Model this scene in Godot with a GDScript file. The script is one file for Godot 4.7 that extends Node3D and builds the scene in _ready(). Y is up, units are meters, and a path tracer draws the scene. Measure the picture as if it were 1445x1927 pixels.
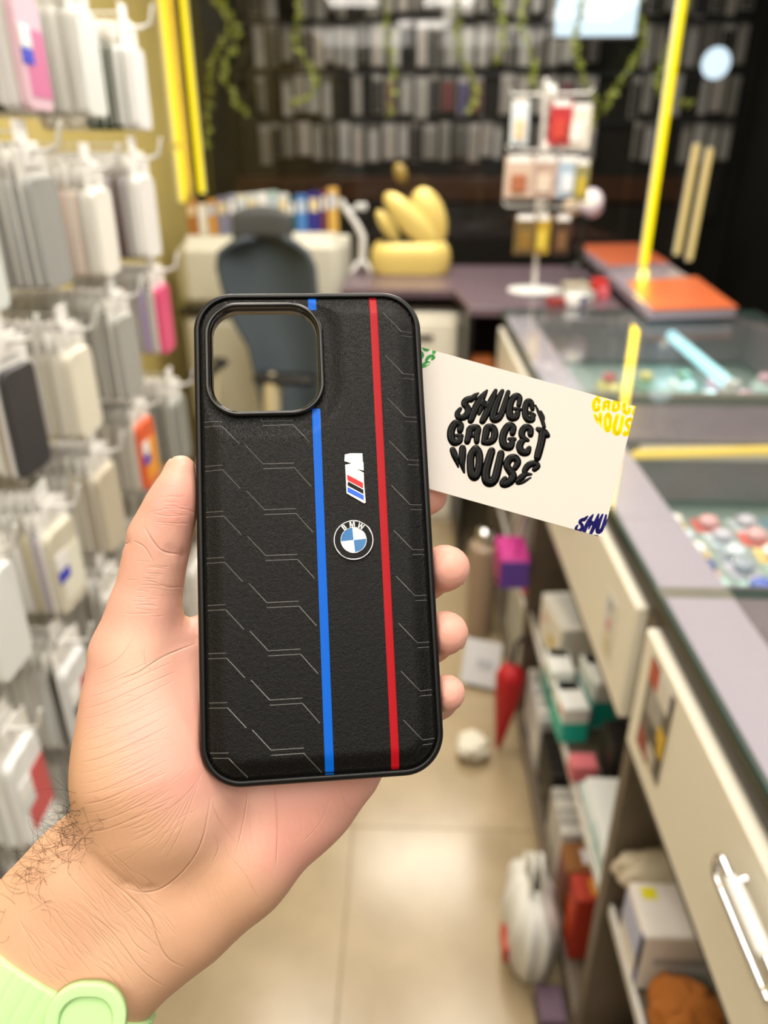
extends Node3D
# A phone case held up in one hand inside a narrow phone-accessory shop.

const MM := 0.001
var M := {}
var used_names := {}
var mesh_cache := {}


# ---------------------------------------------------------------- mesh builder
class MB:
	var v := PackedVector3Array()
	var n := PackedVector3Array()
	var u := PackedVector2Array()
	var c := PackedColorArray()
	var ix := PackedInt32Array()
	var colored := false

	func vert(p: Vector3, nn: Vector3, uv := Vector2.ZERO, col := Color.WHITE) -> int:
		v.append(p); n.append(nn); u.append(uv); c.append(col)
		return v.size() - 1

	# corners counter-clockwise as seen from outside
	func tri(a: Vector3, b: Vector3, d: Vector3) -> void:
		var nn := (b - a).cross(d - a).normalized()
		var i := vert(a, nn); vert(b, nn); vert(d, nn)
		ix.append_array([i, i + 2, i + 1])

	func quad(a: Vector3, b: Vector3, d: Vector3, e: Vector3) -> void:
		var nn := (d - a).cross(e - b).normalized()
		var i := vert(a, nn, Vector2(0, 1)); vert(b, nn, Vector2(1, 1)); vert(d, nn, Vector2(1, 0)); vert(e, nn, Vector2(0, 0))
		ix.append_array([i, i + 2, i + 1, i, i + 3, i + 2])

	# rows of points; smooth normals; outside is where (along row) x (across rows) points
	func grid(rows: Array, close_row := false, close_col := false, flip := false) -> void:
		var R := rows.size()
		var K: int = rows[0].size()
		var base := v.size()
		for r in R:
			for k in K:
				var a: Vector3 = rows[r][(k + 1) % K if close_row else mini(k + 1, K - 1)] - rows[r][(k - 1 + K) % K if close_row else maxi(k - 1, 0)]
				var b: Vector3 = rows[(r + 1) % R if close_col else mini(r + 1, R - 1)][k] - rows[(r - 1 + R) % R if close_col else maxi(r - 1, 0)][k]
				var nn := a.cross(b)
				if nn.length_squared() < 1e-24:
					var r2 := clampi(r, 1, R - 2)
					a = rows[r2][(k + 1) % K if close_row else mini(k + 1, K - 1)] - rows[r2][(k - 1 + K) % K if close_row else maxi(k - 1, 0)]
					b = rows[mini(r + 1, R - 1)][k] - rows[maxi(r - 1, 0)][k]
					nn = a.cross(b)
				nn = nn.normalized()
				vert(rows[r][k], -nn if flip else nn, Vector2(float(k) / (K if close_row else K - 1), float(r) / maxi(R - 1, 1)))
		for r in (R if close_col else R - 1):
			for k in (K if close_row else K - 1):
				var i0 := base + r * K + k
				var i1 := base + r * K + (k + 1) % K
				var j0 := base + ((r + 1) % R) * K + k
				var j1 := base + ((r + 1) % R) * K + (k + 1) % K
				if flip:
					ix.append_array([i0, i1, j1, i0, j1, j0])
				else:
					ix.append_array([i0, j1, i1, i0, j0, j1])

	# a box with chamfered edges
	func box(at: Vector3, size: Vector3, ch := 0.002, basis := Basis()) -> void:
		var h := size * 0.5
		ch = minf(ch, minf(h.x, minf(h.y, h.z)) * 0.7)
		var f := func(sx: float, sy: float, sz: float, ax: int) -> Vector3:
			var p := Vector3(sx * (h.x - ch), sy * (h.y - ch), sz * (h.z - ch))
			if ax == 0: p.x = sx * h.x
			elif ax == 1: p.y = sy * h.y
			else: p.z = sz * h.z
			return at + basis * p
		for s in [-1.0, 1.0]:
			_face(f.call(s, -s, -1, 0), f.call(s, s, -1, 0), f.call(s, s, 1, 0), f.call(s, -s, 1, 0))
			_face(f.call(-1, s, -s, 1), f.call(-1, s, s, 1), f.call(1, s, s, 1), f.call(1, s, -s, 1))
			_face(f.call(-s, -1, s, 2), f.call(s, -1, s, 2), f.call(s, 1, s, 2), f.call(-s, 1, s, 2))
		if ch <= 0.0:
			return
		var mid := at
		for a in [-1.0, 1.0]:
			for b in [-1.0, 1.0]:
				_out(mid, [f.call(-1, a, b, 1), f.call(1, a, b, 1), f.call(1, a, b, 2), f.call(-1, a, b, 2)])
				_out(mid, [f.call(a, -1, b, 0), f.call(a, 1, b, 0), f.call(a, 1, b, 2), f.call(a, -1, b, 2)])
				_out(mid, [f.call(a, b, -1, 0), f.call(a, b, 1, 0), f.call(a, b, 1, 1), f.call(a, b, -1, 1)])
				for cc in [-1.0, 1.0]:
					_out(mid, [f.call(a, b, cc, 0), f.call(a, b, cc, 1), f.call(a, b, cc, 2)])

	func _face(a: Vector3, b: Vector3, d: Vector3, e: Vector3) -> void:
		quad(a, b, d, e)

	func _out(mid: Vector3, p: Array) -> void:
		var nn: Vector3 = (p[1] - p[0]).cross(p[2] - p[0])
		if nn.dot(p[0] - mid) < 0.0:
			p.reverse()
		if p.size() == 4: quad(p[0], p[1], p[2], p[3])
		else: tri(p[0], p[1], p[2])

	# a round bar along points with a radius at each, closed ends
	func tube(pts: Array, radii: Array, sides := 10, squash := 1.0, flat_dir := Vector3.ZERO) -> void:
		var rows := []
		var N := pts.size()
		var t0: Vector3 = (pts[1] - pts[0]).normalized()
		var up := flat_dir if flat_dir != Vector3.ZERO else (Vector3.UP if absf(t0.y) < 0.9 else Vector3.RIGHT)
		for i in N:
			var t: Vector3 = (pts[mini(i + 1, N - 1)] - pts[maxi(i - 1, 0)]).normalized()
			var side := up.cross(t).normalized()
			var nrm := t.cross(side).normalized()
			if flat_dir == Vector3.ZERO: up = nrm
			var rr: float = radii[mini(i, radii.size() - 1)]
			var caps := [[0.0, rr]]
			if i == 0: caps = [[-0.95, 0.3 * rr], [-0.7, 0.71 * rr], [0.0, rr]]
			elif i == N - 1: caps = [[0.0, rr], [0.7, 0.71 * rr], [0.95, 0.3 * rr]]
			for cp in caps:
				var row := PackedVector3Array()
				for k in sides:
					var a := TAU * k / sides
					row.append(pts[i] + t * (cp[0] * rr * 1.0) + side * cos(a) * cp[1] + nrm * sin(a) * cp[1] * squash)
				rows.append(row)
		# end caps
		grid(rows, true, false, false)
		var b0: int = v.size() - rows.size() * sides
		for e in 2:
			var row: PackedVector3Array = rows[0] if e == 0 else rows[rows.size() - 1]
			var mid := Vector3.ZERO
			for p in row: mid += p
			mid /= sides
			var away: Vector3 = (mid - (pts[0] if e == 0 else pts[N - 1])).normalized()
			var cidx := vert(mid, away)
			var off: int = b0 if e == 0 else b0 + (rows.size() - 1) * sides
			for k in sides:
				if e == 0: ix.append_array([cidx, off + k, off + (k + 1) % sides])
				else: ix.append_array([cidx, off + (k + 1) % sides, off + k])

	# profile of (radius, height) turned round the y axis
	func lathe(prof: Array, at := Vector3.ZERO, sides := 24, basis := Basis(), sx := 1.0) -> void:
		var rows := []
		for p in prof:
			var row := PackedVector3Array()
			for k in sides:
				var a := TAU * k / sides
				row.append(at + basis * Vector3(cos(a) * p.x * sx, p.y, -sin(a) * p.x))
			rows.append(row)
		grid(rows, true, false, false)

	# a flat outline (counter-clockwise in x, y) given thickness along z, edges chamfered on the front
	func plate(outline: PackedVector2Array, z0: float, z1: float, ch := 0.0, xf := Transform3D()) -> void:
		if Geometry2D.is_polygon_clockwise(outline):
			outline = outline.duplicate(); outline.reverse()
		var inner := outline
		if ch > 0.0:
			var sh := Geometry2D.offset_polygon(outline, -ch, Geometry2D.JOIN_MITER)
			if sh.size() == 1 and sh[0].size() == outline.size():
				inner = sh[0]
				if Geometry2D.is_polygon_clockwise(inner): inner.reverse()
				var best := 0
				for k in inner.size():
					if inner[k].distance_to(outline[0]) < inner[best].distance_to(outline[0]): best = k
				var turned := PackedVector2Array()
				for k in inner.size(): turned.append(inner[(k + best) % inner.size()])
				inner = turned
			else:
				ch = 0.0
		var N := outline.size()
		for k in N:
			var a := outline[k]; var b := outline[(k + 1) % N]
			quad(xf * Vector3(a.x, a.y, z0), xf * Vector3(b.x, b.y, z0), xf * Vector3(b.x, b.y, z1 - ch), xf * Vector3(a.x, a.y, z1 - ch))
			if ch > 0.0:
				var d := inner[k]; var e := inner[(k + 1) % N]
				quad(xf * Vector3(a.x, a.y, z1 - ch), xf * Vector3(b.x, b.y, z1 - ch), xf * Vector3(e.x, e.y, z1), xf * Vector3(d.x, d.y, z1))
		var t := Geometry2D.triangulate_polygon(inner)
		for k in range(0, t.size(), 3):
			var p := inner[t[k]]; var q := inner[t[k + 1]]; var r := inner[t[k + 2]]
			if (q - p).cross(r - p) < 0.0:
				var s := q; q = r; r = s
			tri(xf * Vector3(p.x, p.y, z1), xf * Vector3(q.x, q.y, z1), xf * Vector3(r.x, r.y, z1))
		t = Geometry2D.triangulate_polygon(outline)
		for k in range(0, t.size(), 3):
			var p := outline[t[k]]; var q := outline[t[k + 1]]; var r := outline[t[k + 2]]
			if (q - p).cross(r - p) < 0.0:
				var s := q; q = r; r = s
			tri(xf * Vector3(p.x, p.y, z0), xf * Vector3(r.x, r.y, z0), xf * Vector3(q.x, q.y, z0))

	func ball(at: Vector3, r: Vector3, basis := Basis(), seg := 16) -> void:
		var prof := []
		var rows := []
		for i in seg + 1:
			var th := PI * i / seg - PI / 2
			var row := PackedVector3Array()
			for k in seg * 2:
				var a := TAU * k / (seg * 2)
				row.append(at + basis * Vector3(cos(th) * cos(a) * r.x, sin(th) * r.y, -cos(th) * sin(a) * r.z))
			rows.append(row)
		grid(rows, true, false, false)

	func mesh() -> ArrayMesh:
		var arr := []
		arr.resize(Mesh.ARRAY_MAX)
		arr[Mesh.ARRAY_VERTEX] = v
		arr[Mesh.ARRAY_NORMAL] = n
		arr[Mesh.ARRAY_TEX_UV] = u
		if colored: arr[Mesh.ARRAY_COLOR] = c
		arr[Mesh.ARRAY_INDEX] = ix
		var m := ArrayMesh.new()
		m.add_surface_from_arrays(Mesh.PRIMITIVE_TRIANGLES, arr)
		return m


# ---------------------------------------------------------------- scene helpers
func numbered(called: String) -> String:
	var k: int = used_names.get(called, 0)
	used_names[called] = k + 1
	return called if k == 0 else "%s_%03d" % [called, k]

func obj(called: String, what, m: Material, parent: Node = self) -> MeshInstance3D:
	var o := MeshInstance3D.new()
	o.mesh = what.mesh() if what is MB else what
	o.material_override = m
	o.name = numbered(called) if parent == self else called
	parent.add_child(o, true)
	return o

func thing(called: String, label: String, category: String, at := Vector3.ZERO, turn := 0.0, group := "") -> Node3D:
	var o := Node3D.new()
	o.name = numbered(called)
	add_child(o)
	o.position = at
	o.rotation.y = turn
	tag(o, label, category, group)
	return o

func tag(o: Node, label: String, category: String, group := "") -> Node:
	o.set_meta("label", label); o.set_meta("category", category)
	if group: o.set_meta("group", group)
	return o

func struct(called: String, what, m: Material, parent: Node = self) -> MeshInstance3D:
	var o := obj(called, what, m, parent)
	if parent == self: o.set_meta("kind", "structure")
	return o

func bx(size: Vector3, ch := 0.002, at := Vector3.ZERO, basis := Basis()) -> ArrayMesh:
	var key := "%s %s %s %s" % [size, ch, at, basis]
	if not mesh_cache.has(key):
		var b := MB.new()
		b.box(at, size, ch, basis)
		mesh_cache[key] = b.mesh()
	return mesh_cache[key]

func mat(called: String, col: Color, rough := 0.5, metal := 0.0, spec := 0.5) -> StandardMaterial3D:
	var m := StandardMaterial3D.new()
	m.resource_name = called
	m.albedo_color = col
	m.roughness = rough
	m.metallic = metal
	m.metallic_specular = spec
	M[called] = m
	return m

func paint(hex: String, rough := 0.5) -> StandardMaterial3D:       # a plain coloured plastic or card, one per colour
	var key := "paint %s %s" % [hex, rough]
	if not M.has(key): mat(key, Color.html(hex), rough)
	return M[key]

func glow(called: String, col: Color, energy: float) -> StandardMaterial3D:
	var m := mat(called, Color(col.r * 0.6, col.g * 0.6, col.b * 0.6), 0.5)
	m.emission_enabled = true
	m.emission = col
	m.emission_energy_multiplier = energy
	return m

func noise_tex(freq: float, c0: Color, c1: Color, seed_ := 1, w := 256, h := 256, oct := 3, as_normal := false) -> NoiseTexture2D:
	var f := FastNoiseLite.new()
	f.seed = seed_; f.frequency = freq; f.fractal_octaves = oct
	f.noise_type = FastNoiseLite.TYPE_SIMPLEX_SMOOTH
	var t := NoiseTexture2D.new()
	t.width = w; t.height = h; t.seamless = true
	t.noise = f
	if as_normal:
		t.as_normal_map = true
	else:
		var g := Gradient.new()
		g.set_color(0, c0); g.set_color(1, c1)
		t.color_ramp = g
	return t

func rrect(w: float, h: float, r: float, seg := 10, inset := 0.0) -> PackedVector2Array:    # rounded rectangle, counter-clockwise
	var p := PackedVector2Array()
	var cx := w / 2 - r; var cy := h / 2 - r
	var rr := maxf(r - inset, 0.0001)
	for q in [[1, 1, 0.0], [-1, 1, 90.0], [-1, -1, 180.0], [1, -1, 270.0]]:
		for k in seg + 1:
			var a := deg_to_rad(q[2] + 90.0 * k / seg)
			p.append(Vector2(q[0] * cx + cos(a) * rr, q[1] * cy + sin(a) * rr))
	return p

func rr_dist(p: Vector2, w: float, h: float, r: float) -> float:     # inside negative
	var q := Vector2(absf(p.x) - w / 2 + r, absf(p.y) - h / 2 + r)
	return Vector2(maxf(q.x, 0), maxf(q.y, 0)).length() + minf(maxf(q.x, q.y), 0.0) - r

func sweep_rr(b: MB, w: float, h: float, r: float, prof: Array, off := Vector2.ZERO, seg := 12) -> void:   # profile of (inset, z) carried round a rounded rectangle
	var rows := []
	for p in prof:
		var row := PackedVector3Array()
		for q in rrect(w, h, r, seg, p[0]): row.append(Vector3(q.x + off.x, q.y + off.y, p[1]))
		rows.append(row)
	b.grid(rows, true, true, false)

func smooth_line(pts: Array, per := 6) -> Array:                     # Catmull-Rom through points of (x, y, r)
	var out := []
	for i in pts.size() - 1:
		var p0: Vector3 = pts[maxi(i - 1, 0)]; var p1: Vector3 = pts[i]; var p2: Vector3 = pts[i + 1]; var p3: Vector3 = pts[mini(i + 2, pts.size() - 1)]
		for k in per:
			out.append(p1.cubic_interpolate(p2, p0, p3, float(k) / per))
	out.append(pts[pts.size() - 1])
	return out


func _ready() -> void:
	# camera
	var cam := Camera3D.new()
	cam.name = "camera"
	add_child(cam)
	cam.transform = Transform3D(Basis(Vector3(0.999421, 0.000000, -0.034027), Vector3(-0.014863, 0.899558, -0.436549), Vector3(0.030610, 0.436802, 0.899037)), Vector3(0.000000, 1.500000, 0.000000))
	var at := CameraAttributesPhysical.new()
	at.frustum_focal_length = 17.435                               # 24 mm tall frame: 69.08 degrees
	at.exposure_aperture = 4.6
	at.frustum_focus_distance = 0.252
	at.frustum_near = 0.02
	at.frustum_far = 60.0
	cam.attributes = at
	cam.fov = 69.08
	cam.current = true
	# sky, exposure
	var we := WorldEnvironment.new()
	we.name = "environment"
	var env := Environment.new()
	env.background_mode = Environment.BG_COLOR
	env.background_color = Color(0.01, 0.01, 0.012)
	env.tonemap_mode = Environment.TONE_MAPPER_LINEAR
	env.tonemap_exposure = 1.04
	env.sdfgi_enabled = true; env.ssao_enabled = true; env.ssil_enabled = true
	we.environment = env
	add_child(we)
	materials()
	# ceiling lamps: the panels and their lights
	var panel_at := [[Vector3(1.53, 2.62, -1.05), 0.62, 1.5, 1.5], [Vector3(-0.50, 2.62, -1.75), 0.40, 1.3, 2.0], [Vector3(0.28, 2.62, -1.75), 0.40, 1.3, 2.0], [Vector3(0.1, 2.62, -0.1), 0.5, 0.5, 0.85], [Vector3(-0.50, 2.62, 0.9), 1.1, 1.4, 1.3], [Vector3(0.85, 2.62, 1.0), 1.1, 1.2, 0.8], [Vector3(0.2, 2.62, -3.3), 0.9, 0.3, 2.2]]
	var where := ["over the glass counter", "nearest the hook wall", "over the middle of the aisle", "overhead, right above the hand", "behind the viewer on the side of the hook wall", "behind the viewer on the side of the counter", "at the far end before the glass wall"]
	for k in panel_at.size():
		var p: Array = panel_at[k]
		lamp_panel(p[0], p[1], p[2], p[3], "flat white ceiling light panel " + where[k])
	held = Transform3D(Basis(Vector3(0.990517, -0.010578, -0.136984), Vector3(-0.066963, 0.833423, -0.548563), Vector3(0.119968, 0.552534, 0.824811)), Vector3(-0.030431, 1.386572, -0.221574))
	room()
	counter()
	hook_wall()
	back_area()
	beyond_glass()
	make_case()
	make_card()
	make_hand()
	make_strap()


func lamp_panel(at: Vector3, w: float, d: float, power: float, label: String) -> void:
	var o := thing("ceiling_light_panel", label, "ceiling light", at)
	obj("frame", bx(Vector3(w + 0.03, 0.03, d + 0.03), 0.004), M["white_metal"], o)
	obj("diffuser", bx(Vector3(w, 0.01, d), 0.002, Vector3(0, -0.016, 0)), M["panel_glow"], o)
	var l := AreaLight3D.new()
	l.name = "panel_light"
	l.area_size = Vector2(w, d)
	l.light_energy = 1.35 * power
	l.light_color = Color(1.0, 0.965, 0.915)
	l.area_range = 12.0
	l.area_attenuation = 2.0
	l.shadow_enabled = true
	o.add_child(l)
	l.position = Vector3(0, -0.024, 0)
	l.rotation.x = -PI / 2


func materials() -> void:
	mat("white_metal", Color(0.86, 0.86, 0.85), 0.35)
	glow("panel_glow", Color(1.0, 0.98, 0.94), 2.0)
	glow("yellow_led", Color(1.0, 0.90, 0.0), 1.15)
	glow("pale_reflection", Color(1.0, 0.88, 0.55), 0.6)  # glow put in for reflections of the yellow strip
	glow("amber_led", Color(1.0, 0.84, 0.30), 0.8)
	glow("far_glow", Color(0.95, 0.96, 1.0), 2.0)
	glow("cyan_led", Color(0.72, 0.97, 1.0), 1.6)
	glow("lamp_reflection", Color(0.86, 0.95, 1.0), 2.0)  # glow put in for ceiling lamps reflected in the glass
	var m := mat("floor_tile", Color(1, 1, 1), 0.22)
	m.albedo_texture = noise_tex(0.012, Color(0.60, 0.535, 0.42), Color(0.68, 0.61, 0.49), 3, 256, 256, 4)
	m.uv1_triplanar = true; m.uv1_world_triplanar = true; m.uv1_scale = Vector3(1.2, 1.2, 1.2)
	mat("grout", Color(0.66, 0.59, 0.47), 0.6)
	m = mat("gold_wall", Color(1, 1, 1), 0.5, 0.0, 0.4)
	m.albedo_texture = noise_tex(0.03, Color(0.68, 0.61, 0.36), Color(0.76, 0.69, 0.43), 7, 256, 256, 4)
	m.uv1_triplanar = true; m.uv1_world_triplanar = true; m.uv1_scale = Vector3(6, 0.5, 6)
	mat("white_wall", Color(0.82, 0.80, 0.76), 0.7)
	mat("rear_wall", Color(0.42, 0.40, 0.37), 0.7)
	mat("ceiling_white", Color(0.85, 0.84, 0.82), 0.8)
	mat("dark_wall", Color(0.16, 0.15, 0.125), 0.7)
	m = mat("tinted_glass", Color(0.012, 0.012, 0.010, 0.42), 0.03, 0.0, 0.5)
	m.transparency = BaseMaterial3D.TRANSPARENCY_ALPHA
	m = mat("counter_glass", Color(0.75, 0.9, 0.86, 0.06), 0.02, 0.0, 0.5)
	m.transparency = BaseMaterial3D.TRANSPARENCY_ALPHA
	mat("glass_edge", Color(0.02, 0.16, 0.14), 0.12)
	m = mat("lilac_laminate", Color(0.60, 0.56, 0.61), 0.25)
	mat("showcase_lining", Color(0.50, 0.56, 0.54), 0.4)
	m = mat("plum_laminate", Color(1, 1, 1), 0.28)
	m.albedo_texture = noise_tex(0.03, Color(0.36, 0.295, 0.33), Color(0.42, 0.35, 0.385), 11, 256, 256, 4)
	m.uv1_triplanar = true; m.uv1_world_triplanar = true; m.uv1_scale = Vector3(2, 8, 2)
	mat("cream_front", Color(0.90, 0.885, 0.83), 0.3)
	m = mat("taupe_board", Color(1, 1, 1), 0.5)
	m.albedo_texture = noise_tex(0.02, Color(0.36, 0.32, 0.27), Color(0.42, 0.375, 0.32), 13, 256, 256, 4)
	m.uv1_triplanar = true; m.uv1_world_triplanar = true; m.uv1_scale = Vector3(2, 2, 2)
	mat("dark_trim", Color(0.13, 0.11, 0.095), 0.4)
	mat("chrome", Color(0.86, 0.86, 0.88), 0.12, 1.0)
	mat("steel", Color(0.72, 0.71, 0.69), 0.28, 1.0)
	mat("orange_board", Color(0.80, 0.40, 0.23), 0.35)
	mat("gold_metal", Color(0.88, 0.79, 0.46), 0.28, 0.15)
	mat("slate_mesh", Color(0.25, 0.29, 0.32), 0.75)
	mat("slate_dark", Color(0.25, 0.255, 0.26), 0.6)
	mat("black_plastic", Color(0.03, 0.03, 0.032), 0.4)
	mat("cream_leather", Color(0.80, 0.79, 0.73), 0.5)
	mat("cream_plastic", Color(0.80, 0.75, 0.60), 0.4)
	m = mat("leaf", Color(0.52, 0.56, 0.24), 0.5)
	m.backlight_enabled = true; m.backlight = Color(0.2, 0.26, 0.05)
	mat("stem", Color(0.36, 0.42, 0.16), 0.6)
	m = mat("clear_bag", Color(0.95, 0.95, 0.96, 0.12), 0.12, 0.0, 0.5)
	m.transparency = BaseMaterial3D.TRANSPARENCY_ALPHA
	# the case
	mat("case_plastic", Color(0.035, 0.035, 0.038), 0.42, 0.0, 0.4)
	mat("case_gloss", Color(0.055, 0.056, 0.06), 0.22)
	m = mat("leather", Color(0.03, 0.028, 0.028), 0.37, 0.0, 0.33)
	m.heightmap_enabled = true
	m.heightmap_texture = leather_bump()
	m.heightmap_scale = 0.22
	mat("emboss_unlit", Color(0.075, 0.072, 0.07), 0.4, 0.0, 0.3)  # darker copy for slopes without glint, put into the colour
	mat("emboss_glint", Color(0.32, 0.315, 0.31), 0.22, 0.0, 0.7)  # lighter colour puts the glint of the pressed edges into the lines
	mat("blue_stripe", Color(0.0, 0.36, 0.78), 0.45, 0.0, 0.3)
	mat("red_stripe", Color(0.64, 0.045, 0.095), 0.45, 0.0, 0.3)
	m = mat("enamel_white", Color(0.93, 0.92, 0.9), 0.2); m.clearcoat_enabled = true
	mat("enamel_red", Color(0.80, 0.02, 0.07), 0.2)
	mat("enamel_black", Color(0.015, 0.015, 0.017), 0.35, 0.0, 0.3)
	mat("enamel_blue", Color(0.03, 0.36, 0.85), 0.2)
	mat("enamel_sky", Color(0.13, 0.42, 0.66), 0.2)
	mat("card_white", Color(0.81, 0.785, 0.76), 0.6, 0.0, 0.3)
	mat("gloss_black", Color(0.010, 0.010, 0.009), 0.24, 0.0, 0.24)
	mat("print_yellow", Color(1.0, 0.93, 0.0), 0.5, 0.0, 0.2)
	mat("print_blue", Color(0.05, 0.04, 0.42), 0.45, 0.0, 0.3)
	mat("print_green", Color(0.20, 0.66, 0.25), 0.45)
	m = mat("skin", Color(1, 1, 1), 0.46, 0.0, 0.45)
	m.vertex_color_use_as_albedo = true
	m.subsurf_scatter_enabled = true; m.subsurf_scatter_strength = 0.08
	mat("nail", Color(0.90, 0.70, 0.60), 0.25)
	mat("hair", Color(0.035, 0.022, 0.015), 0.5)
	mat("strap_green", Color(0.75, 0.91, 0.65), 0.5)


# ---------------------------------------------------------------- the phone case, the card, the hand and the strap
const CW := 78.9
const CH := 165.6
const CR := 13.5
const RING := Vector2(-15.3, 58.2)      # camera window centre
const RW := 40.4
const RH := 40.2
const RR := 11.5
var held: Transform3D                     # where the case is: x along its width, y up its length, z out of its back

func panel_z(x: float, y: float) -> float:   # the padded leather back, in millimetres above the rim
	var e := -rr_dist(Vector2(x, y), CW - 4.4, CH - 4.4, CR - 2.2)
	var g := rr_dist(Vector2(x, y) - RING, RW + 2.0, RH + 2.0, RR + 1.0)
	var t := smoothstep(0.0, 7.2, minf(e, g))
	var rim := smoothstep(0.0, 0.9, e)
	return -0.9 + 0.75 * rim + 1.8 * t

func leather_mesh(step: float, zoff: float, hole_grow: float) -> MB:
	var b := MB.new()
	var nx := int(CW / step); var ny := int(CH / step)
	var id := PackedInt32Array(); id.resize((nx + 1) * (ny + 1)); id.fill(-1)
	for j in ny + 1:
		for i in nx + 1:
			var x := -CW / 2 + CW * i / nx; var y := -CH / 2 + CH * j / ny
			if rr_dist(Vector2(x, y), CW - 2.4, CH - 2.4, CR - 1.2) > 0.0: continue
			if rr_dist(Vector2(x, y) - RING, RW - 4.0 + hole_grow, RH - 4.0 + hole_grow, RR - 2.0) < 0.0: continue
			var z := panel_z(x, y)
			var d := 0.25
			var nn := Vector3(-(panel_z(x + d, y) - panel_z(x - d, y)) / (2 * d), -(panel_z(x, y + d) - panel_z(x, y - d)) / (2 * d), 1.0).normalized()
			id[j * (nx + 1) + i] = b.vert(Vector3(x, y, z + zoff) * MM, nn if zoff > -1.0 else Vector3(0, 0, -1), Vector2(x / CW + 0.5, 0.5 - y / CH))
	for j in ny:
		for i in nx:
			var a := id[j * (nx + 1) + i]; var c := id[j * (nx + 1) + i + 1]; var d := id[(j + 1) * (nx + 1) + i + 1]; var e := id[(j + 1) * (nx + 1) + i]
			if a < 0 or c < 0 or d < 0 or e < 0: continue
			if zoff > -1.0: b.ix.append_array([a, d, c, a, e, d])
			else: b.ix.append_array([a, c, d, a, d, e])
	return b

func leather_bump() -> ImageTexture:
	var w := 790; var h := 1656
	var f := FastNoiseLite.new()
	f.seed = 5; f.noise_type = FastNoiseLite.TYPE_CELLULAR; f.frequency = 0.30
	f.cellular_return_type = FastNoiseLite.RETURN_DISTANCE2_SUB
	var im := f.get_image(w, h)
	im.convert(Image.FORMAT_L8)
	var f2 := FastNoiseLite.new()
	f2.seed = 9; f2.frequency = 0.05; f2.fractal_octaves = 3
	var im2 := f2.get_image(w, h)
	im2.convert(Image.FORMAT_L8)
	var d1 := im.get_data(); var d2 := im2.get_data()
	for i in d1.size():
		d1[i] = 110 + (d1[i] >> 3) + (d2[i] >> 5)
	return ImageTexture.create_from_image(Image.create_from_data(w, h, false, Image.FORMAT_L8, d1))

func ridge(b: MB, p: Vector2, q: Vector2, half := 0.11, hgt := 0.14) -> void:     # one pressed line of the hexagon pattern, following the padded surface
	var t := (q - p).normalized(); var s := Vector2(-t.y, t.x)
	var rows := []
	var n := maxi(2, int(p.distance_to(q) / 0.8))
	for k in n + 1:
		var m := p.lerp(q, float(k) / n)
		if rr_dist(m, CW - 5.6, CH - 5.6, CR - 2.8) > 0.0 or rr_dist(m - RING, RW + 0.6, RH + 0.6, RR) < 0.0:
			if rows.size() > 1: b.grid(rows)
			rows = []
			continue
		var z := panel_z(m.x, m.y)
		rows.append(PackedVector3Array([Vector3(m.x - s.x * half * 1.6, m.y - s.y * half * 1.6, z - 0.04) * MM, Vector3(m.x - s.x * half * 0.5, m.y - s.y * half * 0.5, z + hgt) * MM,
			Vector3(m.x + s.x * half * 0.5, m.y + s.y * half * 0.5, z + hgt) * MM, Vector3(m.x + s.x * half * 1.6, m.y + s.y * half * 1.6, z - 0.04) * MM]))
	if rows.size() > 1: b.grid(rows, false, false, true)

func stripe(x0: float, x1: float, y0: float, y1: float) -> MB:
	var rows := []
	var n := 220
	var b := MB.new()
	for k in n + 1:
		var y := lerpf(y0, y1, float(k) / n)
		var xm := (x0 + x1) / 2
		if rr_dist(Vector2(xm, y) - RING, RW + 0.4, RH + 0.4, RR) < 0.0:
			if rows.size() > 1: b.grid(rows, false, false)
			rows = []
			continue
		var row := PackedVector3Array()
		for s in [[0.0, -0.1], [0.0, 0.07], [0.2, 0.09], [0.5, 0.09], [0.8, 0.09], [1.0, 0.07], [1.0, -0.1]]:
			var x := lerpf(x0, x1, s[0])
			row.append(Vector3(x, y, panel_z(x, y) + s[1]) * MM)
		rows.append(row)
	if rows.size() > 1: b.grid(rows, false, false)
	return b

func arc_wedge(c: Vector2, r: float, a0: float, a1: float, n := 14) -> PackedVector2Array:
	var p := PackedVector2Array([c])
	for k in n + 1:
		var a := deg_to_rad(lerpf(a0, a1, float(k) / n))
		p.append(c + Vector2(cos(a), sin(a)) * r)
	return p

func scaled(p: PackedVector2Array, s := MM) -> PackedVector2Array:
	var o := PackedVector2Array()
	for q in p: o.append(q * s)
	return o

func text_mesh(s: String, size: float, depth: float, bold := true, font := "Droid Sans") -> TextMesh:
	var t := TextMesh.new()
	var f := SystemFont.new()
	f.font_names = PackedStringArray([font])
	if bold: f.font_weight = 700
	t.font = f
	t.text = s
	t.font_size = 64
	t.pixel_size = 0.001
	t.depth = depth / (size / 0.064)
	t.curve_step = 1.0
	return t

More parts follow.
